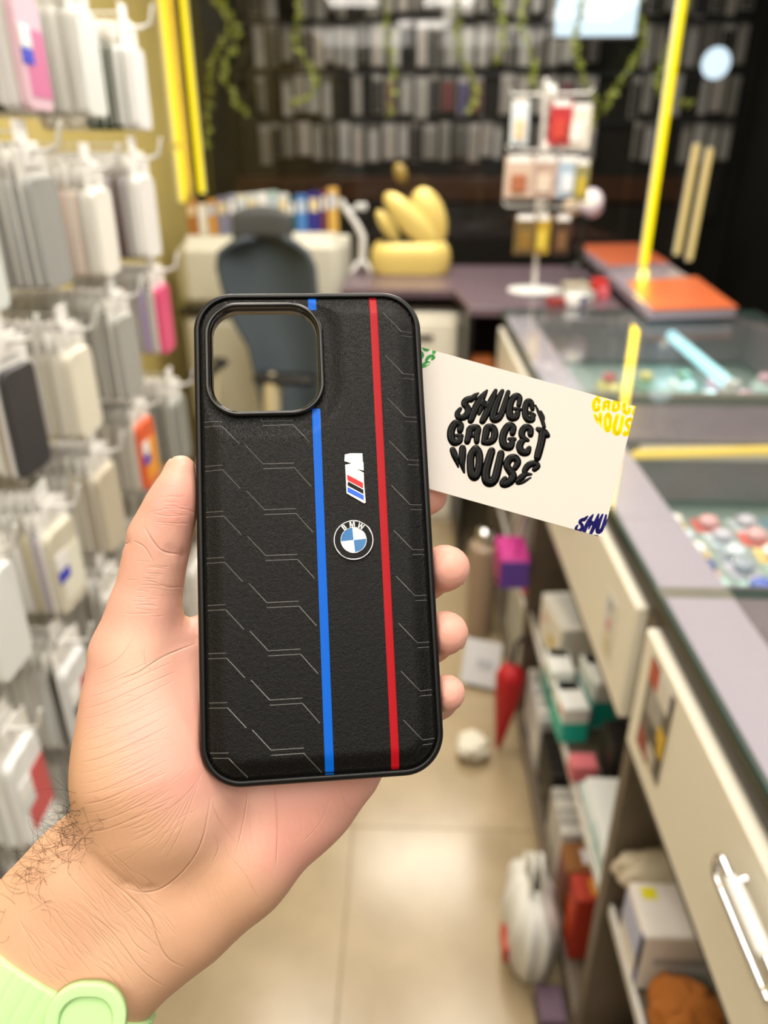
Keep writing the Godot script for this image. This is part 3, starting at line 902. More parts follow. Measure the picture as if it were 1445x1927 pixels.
func skin_bump() -> ImageTexture:
	var ppm := 6.0                                                 # pixels a millimetre
	var w := int((53.89 - -123.35) * ppm); var h := int((31.0 - -164.08) * ppm)
	var f := FastNoiseLite.new()
	f.seed = 3; f.noise_type = FastNoiseLite.TYPE_CELLULAR; f.frequency = 0.12; f.cellular_return_type = FastNoiseLite.RETURN_DISTANCE
	var im := f.get_image(w, h); im.convert(Image.FORMAT_L8)
	var f2 := FastNoiseLite.new()
	f2.seed = 4; f2.frequency = 0.018; f2.fractal_octaves = 4
	var im2 := f2.get_image(w, h); im2.convert(Image.FORMAT_L8)
	var d1 := im.get_data(); var d2 := im2.get_data()
	for i in d1.size(): d1[i] = 150 + (d1[i] >> 4) + (d2[i] >> 3)
	var rng := RandomNumberGenerator.new(); rng.seed = 12
	var lines := []
	for l in [[[[-36.56, -85.39], [-38.98, -96.58], [-42.67, -104.06], [-49.84, -111.19], [-56.89, -114.03], [-64.19, -112.16]], 0.35, 0.675], [[[-71.8, -106.71], [-67.33, -110.61], [-60.89, -116.93], [-56.78, -122.25], [-55.49, -126.67], [-53.71, -132.07], [-51.43, -135.91], [-47.34, -139.75]], 0.45, 0.75], [[[-78.18, -116.8], [-69.97, -123.69], [-60.5, -136.84], [-53.83, -145.13]], 0.3, 0.525], [[[-85.53, -114.44], [-74.06, -124.14], [-68.34, -131.75], [-62.65, -141.67]], 0.25, 0.375], [[[-69.15, -109.34], [-62.55, -117.92], [-65.86, -120.05]], 0.25, 0.375], [[[-55.9, 1.95], [-52.76, -3.65], [-50.12, -6.31], [-45.69, -7.22]], 0.45, 0.75], [[[-59.99, -2.27], [-55.95, -4.79], [-53.34, -9.8]], 0.3, 0.525], [[[-52.52, -16.68], [-49.53, -17.89], [-46.35, -17.68]], 0.25, 0.45], [[[-53.2, 6.06], [-47.87, 4.95], [-42.13, 5.47]], 0.25, 0.3], [[[-52.34, 3.28], [-47.0, 2.71], [-42.53, 2.54]], 0.2, 0.3], [[[-64.22, -2.1], [-62.81, -2.88], [-61.4, -2.21]], 0.35, 0.6], [[[-65.37, -46.89], [-58.82, -45.0], [-51.86, -40.67], [-42.74, -37.1]], 0.4, 0.675], [[[-57.05, -38.11], [-56.22, -43.05], [-53.64, -45.29]], 0.25, 0.45], [[[-74.26, -44.15], [-65.7, -40.8], [-60.15, -34.09]], 0.25, 0.375], [[[-76.29, -49.2], [-68.28, -47.07], [-59.68, -43.56], [-48.36, -38.57]], 0.2, 0.262], [[[-76.28, -52.46], [-68.28, -50.35], [-59.7, -46.86], [-48.4, -42.25]], 0.25, 0.352], [[[-76.27, -55.71], [-68.29, -53.62], [-59.71, -50.15], [-48.44, -45.92]], 0.30000000000000004, 0.443], [[[-76.26, -58.95], [-68.29, -56.87], [-59.73, -53.43], [-48.47, -48.54]], 0.2, 0.532], [[[-76.24, -62.18], [-68.29, -60.12], [-59.75, -56.7], [-48.51, -52.18]], 0.25, 0.262], [[[-76.23, -65.39], [-68.29, -63.35], [-59.77, -59.95], [-48.55, -55.81]], 0.30000000000000004, 0.352], [[[-76.22, -68.6], [-68.3, -66.57], [-59.78, -63.2], [-48.58, -58.4]], 0.2, 0.443], [[[-76.21, -71.79], [-68.3, -69.78], [-59.8, -66.43], [-48.62, -62.01]], 0.25, 0.532], [[[-76.2, -74.97], [-68.3, -72.98], [-59.82, -69.65], [-48.66, -65.6]], 0.30000000000000004, 0.262], [[[-76.19, -78.15], [-68.3, -76.17], [-59.83, -72.86], [-48.69, -68.16]], 0.2, 0.352], [[[-76.18, -81.31], [-68.3, -79.35], [-59.85, -76.06], [-48.73, -71.73]], 0.25, 0.443], [[[-76.16, -84.46], [-68.31, -82.52], [-59.87, -79.25], [-48.77, -75.28]], 0.30000000000000004, 0.532], [[[-76.15, -87.6], [-68.31, -85.67], [-59.88, -82.43], [-48.8, -77.81]], 0.2, 0.262], [[[-76.14, -90.72], [-68.31, -88.82], [-59.9, -85.6], [-48.84, -81.35]], 0.25, 0.352], [[[-76.13, -93.84], [-68.31, -91.95], [-59.92, -88.75], [-48.88, -84.87]], 0.30000000000000004, 0.443], [[[-62.45, -91.88], [-54.02, -90.0], [-41.65, -81.67]], 0.2, 0.3], [[[-60.45, -93.68], [-52.5, -90.45], [-41.12, -80.69]], 0.2, 0.3], [[[-58.44, -95.47], [-50.98, -90.89], [-40.59, -79.72]], 0.2, 0.3], [[[-56.44, -97.27], [-49.46, -91.33], [-40.06, -78.74]], 0.2, 0.3], [[[-54.43, -99.06], [-47.93, -91.77], [-39.53, -77.76]], 0.2, 0.3], [[[-52.43, -100.86], [-46.41, -92.21], [-39.0, -76.78]], 0.2, 0.3], [[[-50.42, -102.65], [-44.89, -92.66], [-38.46, -75.79]], 0.2, 0.3], [[[-25.7, -86.14], [-27.11, -94.44], [-29.56, -104.24]], 0.25, 0.375], [[[-17.0, -85.9], [-16.49, -98.56], [-17.22, -111.8]], 0.3, 0.6], [[[4.92, -88.27], [7.29, -95.24], [10.18, -97.99]], 0.3, 0.45], [[[-36.08, -87.1], [-33.65, -94.8], [-29.53, -102.59]], 0.25, 0.45], [[[-32.16, -105.69], [-26.85, -112.68], [-22.81, -121.99]], 0.25, 0.45], [[[-49.28, -120.62], [-44.29, -122.96], [-40.13, -125.24]], 0.2, -0.225], [[[-9.77, -105.74], [-2.57, -99.59], [2.2, -89.78]], 0.2, 0.3], [[[-37.29, -106.94], [-35.16, -102.16], [-36.26, -97.11]], 0.2, 0.375]]:                                           # [points, half width mm, depth 0..1]
		var pts := []
		for p in l[0]: pts.append(Vector3(p[0], p[1], 0))
		lines.append([smooth_line(pts, 10), l[1], l[2]])
	for s in [[-75.71, -120.03, 0.62, -0.78, 28.0, 40.0, 70.0, 0.4], [-64.24, -127.35, 0.62, -0.78, 24.0, 26.0, 40.0, 0.4], [-64.05, -63.27, 0.94, 0.33, 22.0, 34.0, 60.0, 0.3], [-55.17, -18.36, 1.0, -0.1, 11.0, 18.0, 30.0, 0.3], [-53.98, -85.85, 0.89, 0.45, 24.0, 20.0, 30.0, 0.3], [-46.93, 8.6, 1.0, -0.05, 9.0, 14.0, 26.0, 0.25], [-13.08, -100.49, 0.2, -0.98, 16.0, 40.0, 40.0, 0.25], [-34.02, -113.75, 0.29, -0.96, 14.0, 30.0, 40.0, 0.25]]:                                           # fields of fine parallel wrinkles: centre, direction, length, across, count
		for k in s[6]:
			var c: Vector2 = Vector2(s[0], s[1]) + Vector2(-s[3], s[2]) * s[5] * (rng.randf() - 0.5) + Vector2(s[2], s[3]) * rng.randfn() * s[4] * 0.2
			var dv := Vector2(s[2], s[3]).rotated(rng.randfn() * 0.09)
			var ln: float = s[4] * rng.randf_range(0.25, 0.6)
			var bow := rng.randfn() * 0.05 * ln
			var pts := []
			for t in 4:
				var q: Vector2 = c + dv * ln * (t / 3.0 - 0.5) + Vector2(-dv.y, dv.x) * bow * (1.0 - pow(absf(t / 1.5 - 1.0), 2.0))
				pts.append(Vector3(q.x, q.y, 0))
			lines.append([smooth_line(pts, 6), rng.randf_range(0.18, 0.3), s[7] * rng.randf_range(0.3, 1.0)])
	for l in lines:
		var path: Array = l[0]
		for k in path.size() - 1:
			var a: Vector3 = path[k]; var bq: Vector3 = path[k + 1]
			var n := maxi(1, int(a.distance_to(bq) * ppm / 0.8))
			for t in n:
				var q := a.lerp(bq, float(t) / n)
				var px := (q.x - -123.35) * ppm; var py := (31.0 - q.y) * ppm
				var r: float = l[1] * ppm
				var fade := minf(1.0, 4.0 * minf(float(k) + 0.5, path.size() - k - 0.5) / path.size())
				for yy in range(int(py - r - 1), int(py + r + 2)):
					for xx in range(int(px - r - 1), int(px + r + 2)):
						if xx < 0 or yy < 0 or xx >= w or yy >= h: continue
						var dd := Vector2(xx - px, yy - py).length() / r
						if dd < 1.0:
							var want := int(170.0 - 165.0 * l[2] * fade * (1.0 - dd * dd))
							if want < d1[yy * w + xx]: d1[yy * w + xx] = maxi(want, 0)
	return ImageTexture.create_from_image(Image.create_from_data(w, h, false, Image.FORMAT_L8, d1))

# the watch strap round the wrist
func make_strap() -> void:
	var o := thing("watch_strap", "pale green ribbed silicone watch strap round the wrist", "watch strap")
	o.transform = held
	var c := Vector3([-87.05, -141.84, -28.0, 0.83, -0.56, 0.0, 0.56, 0.83, -0.12, 37.0, 23.0, 26.0][0], [-87.05, -141.84, -28.0, 0.83, -0.56, 0.0, 0.56, 0.83, -0.12, 37.0, 23.0, 26.0][1], [-87.05, -141.84, -28.0, 0.83, -0.56, 0.0, 0.56, 0.83, -0.12, 37.0, 23.0, 26.0][2])
	var ex := Vector3([-87.05, -141.84, -28.0, 0.83, -0.56, 0.0, 0.56, 0.83, -0.12, 37.0, 23.0, 26.0][3], [-87.05, -141.84, -28.0, 0.83, -0.56, 0.0, 0.56, 0.83, -0.12, 37.0, 23.0, 26.0][4], [-87.05, -141.84, -28.0, 0.83, -0.56, 0.0, 0.56, 0.83, -0.12, 37.0, 23.0, 26.0][5]).normalized()      # across the wrist
	var ax := Vector3([-87.05, -141.84, -28.0, 0.83, -0.56, 0.0, 0.56, 0.83, -0.12, 37.0, 23.0, 26.0][6], [-87.05, -141.84, -28.0, 0.83, -0.56, 0.0, 0.56, 0.83, -0.12, 37.0, 23.0, 26.0][7], [-87.05, -141.84, -28.0, 0.83, -0.56, 0.0, 0.56, 0.83, -0.12, 37.0, 23.0, 26.0][8]).normalized()      # along the arm towards the hand
	var ez := ex.cross(ax).normalized()
	ax = ez.cross(ex).normalized()
	var ra: float = [-87.05, -141.84, -28.0, 0.83, -0.56, 0.0, 0.56, 0.83, -0.12, 37.0, 23.0, 26.0][9]; var rb: float = [-87.05, -141.84, -28.0, 0.83, -0.56, 0.0, 0.56, 0.83, -0.12, 37.0, 23.0, 26.0][10]; var wid: float = [-87.05, -141.84, -28.0, 0.83, -0.56, 0.0, 0.56, 0.83, -0.12, 37.0, 23.0, 26.0][11]
	var fit := [[], []]                              # how far out the skin lies all round, at both edges of the band
	for e in 2:
		var o2 := c - ax * wid * e
		for k in 240:
			var a := -TAU * k / 240
			var dir := (ex * cos(a) + ez * sin(a)).normalized()
			var r := 70.0
			for it in 40:
				var d := hand_d(o2 + dir * r)
				if d < 0.15: break
				r -= d * 0.9
			fit[e].append(r + 0.1)
	var rows := []
	var prof := [[0.0, -0.2], [0.0, 1.2], [0.02, 1.7], [0.05, 2.0], [0.5, 2.1], [0.95, 2.0], [0.98, 1.7], [1.0, 1.2], [1.0, -0.2]]
	var N := 240
	for p in prof:
		var row := PackedVector3Array()
		for k in N:
			var a := -TAU * k / N
			var per := fposmod(a * (ra + rb) * 0.5, 6.2) / 6.2
			var groove := 0.55 * exp(-pow((per - 0.5) / 0.05, 2.0)) if p[1] > 1.5 else 0.0
			var e: float = p[1] - groove
			var ca := cos(a); var sa := sin(a)
			var dir := (ex * ca + ez * sa).normalized()
			var tt := clampf(p[0], 0.0, 1.0)
			var rad: float = lerpf(fit[0][k], fit[1][k], tt)
			row.append((c - ax * wid * tt + dir * (rad + e)) * MM)
		rows.append(row)
	var b := MB.new()
	b.grid(rows, true, false, false)
	obj("ribbed_band", b, M["strap_green"], o)
	# the rounded end of the strap lies on top of the band
	var tip := Transform3D(Basis(Vector3([-73.97, -137.45, -2.0, 0.99, -0.12, -0.05, 0.12, 0.99, 0.0][3], [-73.97, -137.45, -2.0, 0.99, -0.12, -0.05, 0.12, 0.99, 0.0][4], [-73.97, -137.45, -2.0, 0.99, -0.12, -0.05, 0.12, 0.99, 0.0][5]).normalized(), Vector3([-73.97, -137.45, -2.0, 0.99, -0.12, -0.05, 0.12, 0.99, 0.0][6], [-73.97, -137.45, -2.0, 0.99, -0.12, -0.05, 0.12, 0.99, 0.0][7], [-73.97, -137.45, -2.0, 0.99, -0.12, -0.05, 0.12, 0.99, 0.0][8]).normalized(), Vector3.ZERO), Vector3([-73.97, -137.45, -2.0, 0.99, -0.12, -0.05, 0.12, 0.99, 0.0][0], [-73.97, -137.45, -2.0, 0.99, -0.12, -0.05, 0.12, 0.99, 0.0][1], [-73.97, -137.45, -2.0, 0.99, -0.12, -0.05, 0.12, 0.99, 0.0][2]) * MM)
	var tz := 30.0
	for it in 60:
		var d := hand_d(Vector3([-73.97, -137.45, -2.0, 0.99, -0.12, -0.05, 0.12, 0.99, 0.0][0] - 3.0, [-73.97, -137.45, -2.0, 0.99, -0.12, -0.05, 0.12, 0.99, 0.0][1] - 12.0, tz))
		if d < 0.1: break
		tz -= d * 0.8
	tip.origin.z = (tz + 2.2) * MM
	tip.basis.z = tip.basis.x.cross(tip.basis.y).normalized()
	tip.basis.y = tip.basis.z.cross(tip.basis.x).normalized()
	b = MB.new()
	rows = []
	for p in [[0.0, -0.5], [0.0, 2.0], [0.35, 2.6], [0.9, 2.8], [3.4, 2.8], [4.0, 2.5], [4.3, 2.0], [4.3, -0.5]]:
		var row := PackedVector3Array()
		for q in rrect(24.0, 48.0, 10.5, 10, p[0]): row.append(tip * (Vector3(q.x, q.y - 24.0, p[1]) * MM))
		rows.append(row)
	b.grid(rows, true, true, false)
	obj("keeper_loop", b, M["strap_green"], o)
	b = MB.new()
	b.plate(scaled(rrect(16.6, 40.0, 6.6, 10)), -1.0 * MM, 1.0 * MM, 0.2 * MM, tip * Transform3D(Basis(), Vector3(0, -24.5, 0) * MM))
	obj("strap_end", b, M["strap_green"], o)


# ---------------------------------------------------------------- the shop itself
const WX0 := -1.16          # wall with the hooks
const WX1 := 2.15
const ZB := 1.9             # wall behind the viewer
const ZG := -4.3            # tinted glass wall
const ZF := -5.5            # end of the room beyond the glass
const YC := 2.64

func room() -> void:
	var fl := struct("floor", bx(Vector3(WX1 - WX0 + 0.2, 0.1, ZB - ZF + 0.2), 0.0, Vector3((WX0 + WX1) / 2, -0.0585, (ZB + ZF) / 2)), M["grout"])
	var tile := bx(Vector3(0.599, 0.01, 0.599), 0.0012)
	for i in range(-2, 4):
		for k in range(-8, 4):
			var cx := -0.12 + 0.6 * i + 0.3; var cz := -1.31 + 0.6 * k + 0.3
			if cx < WX0 + 0.25 or cx > WX1 - 0.25 or cz > ZB - 0.25 or cz < ZF + 0.3: continue
			var t := obj("tile", tile, M["floor_tile"], fl)
			t.position = Vector3(cx, -0.005, cz)
	struct("ceiling", bx(Vector3(WX1 - WX0 + 0.2, 0.1, ZB - ZF + 0.2), 0.0, Vector3((WX0 + WX1) / 2, YC + 0.05, (ZB + ZF) / 2)), M["ceiling_white"])
	struct("wall_left", bx(Vector3(0.1, YC, ZB - ZG), 0.0, Vector3(WX0 - 0.05, YC / 2, (ZB + ZG) / 2)), M["gold_wall"])
	struct("wall_left_beyond", bx(Vector3(0.1, YC, ZG - ZF), 0.0, Vector3(WX0 - 0.05, YC / 2, (ZF + ZG) / 2)), M["dark_wall"])
	struct("wall_right", bx(Vector3(0.1, YC, ZB - ZF), 0.0, Vector3(WX1 + 0.05, YC / 2, (ZB + ZF) / 2)), M["dark_wall"])
	struct("wall_rear", bx(Vector3(WX1 - WX0 + 0.2, YC, 0.1), 0.0, Vector3((WX0 + WX1) / 2, YC / 2, ZB + 0.05)), M["rear_wall"])
	struct("wall_far", bx(Vector3(WX1 - WX0 + 0.2, YC, 0.1), 0.0, Vector3((WX0 + WX1) / 2, YC / 2, ZF - 0.05)), M["dark_wall"])
	# the tinted glass wall in three panes with slim dark posts
	var xs := [WX0, 0.0, 1.13, WX1]
	for k in 3:
		var w: float = xs[k + 1] - xs[k]
		var pane := Node3D.new()
		pane.name = "window_%d" % (k + 1)
		pane.set_meta("kind", "structure")
		add_child(pane)
		pane.position = Vector3((xs[k] + xs[k + 1]) / 2, 0, ZG)
		var q := QuadMesh.new(); q.size = Vector2(w - 0.02, YC - 0.06)
		var g := obj("glass_pane", q, M["tinted_glass"], pane)
		g.position.y = YC / 2
		obj("sill", bx(Vector3(w, 0.06, 0.05), 0.003, Vector3(0, 0.03, 0)), M["dark_trim"], pane)
		obj("head", bx(Vector3(w, 0.03, 0.05), 0.003, Vector3(0, YC - 0.015, 0)), M["dark_trim"], pane)

func led_strip(at: Vector3, h: float, glow_m: Material, label: String, colour: Color, power: float, tilt := 0.0) -> Node3D:
	var o := thing("led_light_strip", label, "light strip", at)
	o.rotation.z = tilt
	obj("channel", bx(Vector3(0.034, h + 0.01, 0.014), 0.002, Vector3(0, h / 2, -0.012)), M["white_metal"], o)
	var b := MB.new()
	b.tube([Vector3(0, 0.01, 0), Vector3(0, h - 0.01, 0)], [0.0145], 14)
	obj("light_tube", b, glow_m, o)
	if power > 0.0:
		var l := AreaLight3D.new()
		l.name = "strip_light"
		l.area_size = Vector2(0.03, h)
		l.light_color = colour; l.light_energy = power; l.area_range = 8.0; l.area_attenuation = 2.0; l.shadow_enabled = true
		o.add_child(l)
		l.position = Vector3(0.0, h / 2, 0.017)
		l.rotation.y = PI
	return o


# ---------------------------------------------------------------- the glass counter and what it holds
const GY := 1.016           # top of the counter glass
const FX := 0.317           # its front
const CZ0 := -2.58          # far end
const CZ1 := 0.6            # near end, behind the viewer
const CX1 := 1.16           # back

func box_thing(called: String, label: String, category: String, at: Vector3, size: Vector3, col: String, turn := 0.0, group := "", bands := []) -> Node3D:
	# a carton: body and printed panels set on it; bands are [face, u, v, w, h, colour] with face f (front, -x), t (top) or n (near, +z)
	var o := thing(called, label, category, at, turn, group)
	obj("body", bx(size, minf(0.003, size.x * 0.1), Vector3(0, size.y / 2, 0)), paint(col), o)
	for s in bands:
		var e := 0.0006
		if s[0] == "f": obj("printed_panel", bx(Vector3(e, s[4] * size.y, s[3] * size.z), 0.0, Vector3(-size.x / 2 - e * 0.4, size.y * s[2], size.z * s[1])), paint(s[5]), o)
		elif s[0] == "t": obj("printed_panel", bx(Vector3(s[4] * size.x, e, s[3] * size.z), 0.0, Vector3(size.x * s[2], size.y + e * 0.4, size.z * s[1])), paint(s[5]), o)
		else: obj("printed_panel", bx(Vector3(s[3] * size.x, s[4] * size.y, e), 0.0, Vector3(size.x * s[1], size.y * s[2], size.z / 2 + e * 0.4)), paint(s[5]), o)
	return o

func counter() -> void:
	var o := thing("display_counter", "long glass-topped shop counter with cream drawer fronts, open shelves and grey-brown dividers", "counter")
	var L := CZ1 - CZ0; var zc := (CZ0 + CZ1) / 2
	# carcass
	obj("plinth", bx(Vector3(CX1 - FX - 0.06, 0.06, L), 0.002, Vector3((FX + CX1) / 2 + 0.03, 0.031, zc)), M["dark_trim"], o)
	obj("bottom_board", bx(Vector3(CX1 - FX, 0.02, L), 0.002, Vector3((FX + CX1) / 2, 0.072, zc)), M["taupe_board"], o)
	obj("back_board", bx(Vector3(0.02, 0.92, L), 0.002, Vector3(CX1 - 0.01, 0.54, zc)), M["taupe_board"], o)
	for z in [CZ0 + 0.012, -1.67, -0.81, 0.0, CZ1 - 0.012]:
		obj("divider", bx(Vector3(CX1 - FX - 0.02, 0.92, 0.03), 0.002, Vector3((FX + CX1) / 2 - 0.01, 0.54, z)), M["taupe_board"], o)
	obj("inner_partition", bx(Vector3(0.012, 0.70, L - 0.04), 0.0, Vector3(FX + 0.40, 0.43, zc)), M["taupe_board"], o)
	for s in [[CZ0 + 0.03, -1.69, 0.36], [-1.655, -0.83, 0.40], [-0.79, -0.02, 0.43]]:
		var z0: float = s[0]; var z1: float = s[1]
		var sh := obj("shelf", bx(Vector3(0.38, 0.018, z1 - z0), 0.002, Vector3(FX + 0.205, s[2], (z0 + z1) / 2)), M["taupe_board"], o)
		obj("edge_trim", bx(Vector3(0.006, 0.022, z1 - z0), 0.001, Vector3(FX + 0.012, s[2], (z0 + z1) / 2)), M["white_metal"], sh)
	# showcase floor and laminate frame beneath the glass
	obj("showcase_floor", bx(Vector3(CX1 - FX - 0.02, 0.014, L), 0.001, Vector3((FX + CX1) / 2, 0.845, zc)), M["showcase_lining"], o)
	obj("front_rail", bx(Vector3(0.088, 0.13, L), 0.002, Vector3(FX + 0.048, 0.935, zc)), M["lilac_laminate"], o)
	obj("cross_rail", bx(Vector3(CX1 - FX - 0.1, 0.13, 0.215), 0.002, Vector3((FX + CX1) / 2 + 0.04, 0.935, -1.475)), M["plum_laminate"], o)
	obj("cross_rail", bx(Vector3(CX1 - FX - 0.1, 0.13, 1.4), 0.002, Vector3((FX + CX1) / 2 + 0.04, 0.935, -0.13)), M["plum_laminate"], o)
	obj("end_rail", bx(Vector3(CX1 - FX - 0.1, 0.13, 0.10), 0.002, Vector3((FX + CX1) / 2 + 0.04, 0.935, CZ0 + 0.05)), M["plum_laminate"], o)
	obj("back_rail", bx(Vector3(0.06, 0.13, L), 0.002, Vector3(CX1 - 0.03, 0.935, zc)), M["plum_laminate"], o)
	var gl := obj("glass_top", QuadMesh.new(), M["counter_glass"], o)
	(gl.mesh as QuadMesh).size = Vector2(CX1 - FX + 0.012, L)
	gl.rotation.x = -PI / 2
	gl.position = Vector3((FX + CX1) / 2 - 0.004, GY, zc)
	obj("glass_edge", bx(Vector3(0.004, 0.011, L), 0.001, Vector3(FX - 0.0105, GY - 0.0055, zc)), M["glass_edge"], o)
	obj("glass_edge", bx(Vector3(CX1 - FX, 0.011, 0.004), 0.001, Vector3((FX + CX1) / 2, GY - 0.0055, CZ0 - 0.0025)), M["glass_edge"], o)
	obj("shadow_gap_trim", bx(Vector3(0.012, 0.03, L), 0.002, Vector3(FX + 0.002, 0.985, zc)), M["dark_trim"], o)
	# cream fronts
	for f in [[CZ0 + 0.03, -1.69], [-1.655, -0.828], [-0.785, -0.018], [0.018, 0.58]]:
		var z0: float = f[0]; var z1: float = f[1]
		var fr := obj("drawer_front", bx(Vector3(0.018, 0.185, z1 - z0), 0.003, Vector3(FX - 0.006, 0.872, (z0 + z1) / 2)), M["cream_front"], o)
		obj("edge_band", bx(Vector3(0.019, 0.005, z1 - z0), 0.001, Vector3(FX - 0.006, 0.7775, (z0 + z1) / 2)), M["dark_trim"], fr)
	# handles: a long flat loop with a sleeve on the front bar
	for hz in [-0.412, -1.30]:
		var y := 0.925
		var b := MB.new()
		var pts := []
		var half := 0.062
		for k in 25:
			var a := TAU * k / 24.0
			var st: float = (half - 0.012) * signf(cos(a)) if absf(cos(a)) > 0.001 else 0.0
			pts.append(Vector3(FX - 0.034, y + sin(a) * 0.013, hz + st + cos(a) * 0.012))
		b.tube(pts, [0.0042], 10)
		var hd := obj("handle", b, M["chrome"], o)
		b = MB.new()
		b.tube([Vector3(FX - 0.034, y + 0.013, hz - 0.03), Vector3(FX - 0.034, y + 0.013, hz + 0.03)], [0.0075], 12)
		obj("sleeve", b, M["white_metal"], hd)
		for s in [-0.045, 0.045]:
			b = MB.new()
			b.tube([Vector3(FX - 0.014, y, hz + s), Vector3(FX - 0.034, y - 0.012, hz + s)], [0.004], 8)
			obj("post", b, M["chrome"], hd)
	# sticker collage on the near front and a faded one on the next
	sticker(Vector3(FX - 0.0158, 0.885, -0.705), [["5b5550", 0.0, 0.0, 0.085, 0.13], ["8b2e22", -0.022, -0.055, 0.04, 0.03], ["9a9894", -0.005, 0.015, 0.05, 0.045], ["c9a514", 0.028, -0.01, 0.026, 0.035], ["b0432c", -0.02, 0.048, 0.04, 0.03], ["d4d0c8", 0.014, 0.05, 0.04, 0.035], ["3c3a38", 0.006, -0.03, 0.03, 0.03], ["b5aca0", 0.012, -0.045, 0.028, 0.024]], "crowded grey, red and yellow sticker collage on the near drawer front")
	sticker(Vector3(FX - 0.0158, 0.868, -0.93), [["d7d8d0", 0.0, 0.0, 0.05, 0.10], ["c98f9a", 0.0, 0.0, 0.022, 0.022], ["cdbf9a", 0.006, -0.03, 0.026, 0.035], ["a9adb6", -0.002, 0.033, 0.02, 0.022]], "faded pale sticker with a pink dot on the far drawer front")
	counter_stock()

func sticker(at: Vector3, bits: Array, label: String) -> void:
	var o := thing("sticker", label, "sticker", at)
	for k in bits.size():
		var s: Array = bits[k]
		obj("print", bx(Vector3(0.0005, s[4], s[3]), 0.0, Vector3(-0.0003 * k, s[2], s[1])), paint(s[0], 0.4), o)

func cloth_bundle(called: String, label: String, category: String, at: Vector3, size: Vector3, m: Material, seed_: int, folds := 7.0) -> Node3D:
	var o := thing(called, label, category, at)
	var f := FastNoiseLite.new(); f.seed = seed_; f.frequency = 1.0
	var rows := []
	for i in 29:
		var th := PI * i / 28 - PI / 2
		var row := PackedVector3Array()
		for k in 56:
			var a := TAU * k / 56
			var d := Vector3(cos(th) * cos(a), sin(th), -cos(th) * sin(a))
			var r := 1.0 + 0.20 * f.get_noise_3d(d.x * 0.9, d.y * 0.9, d.z * 0.9) + 0.10 * sin(folds * a + 5.0 * f.get_noise_3d(d.x, d.y, d.z) + 2.0 * th) * cos(th)
			var p := d * r * 0.5
			p.y = maxf(p.y, -0.5) + 0.5
			row.append(Vector3(p.x * size.x, p.y * size.y, p.z * size.z))
		rows.append(row)
	var b := MB.new()
	b.grid(rows, true, false, false)
	obj("folds", b, m, o)
	return o

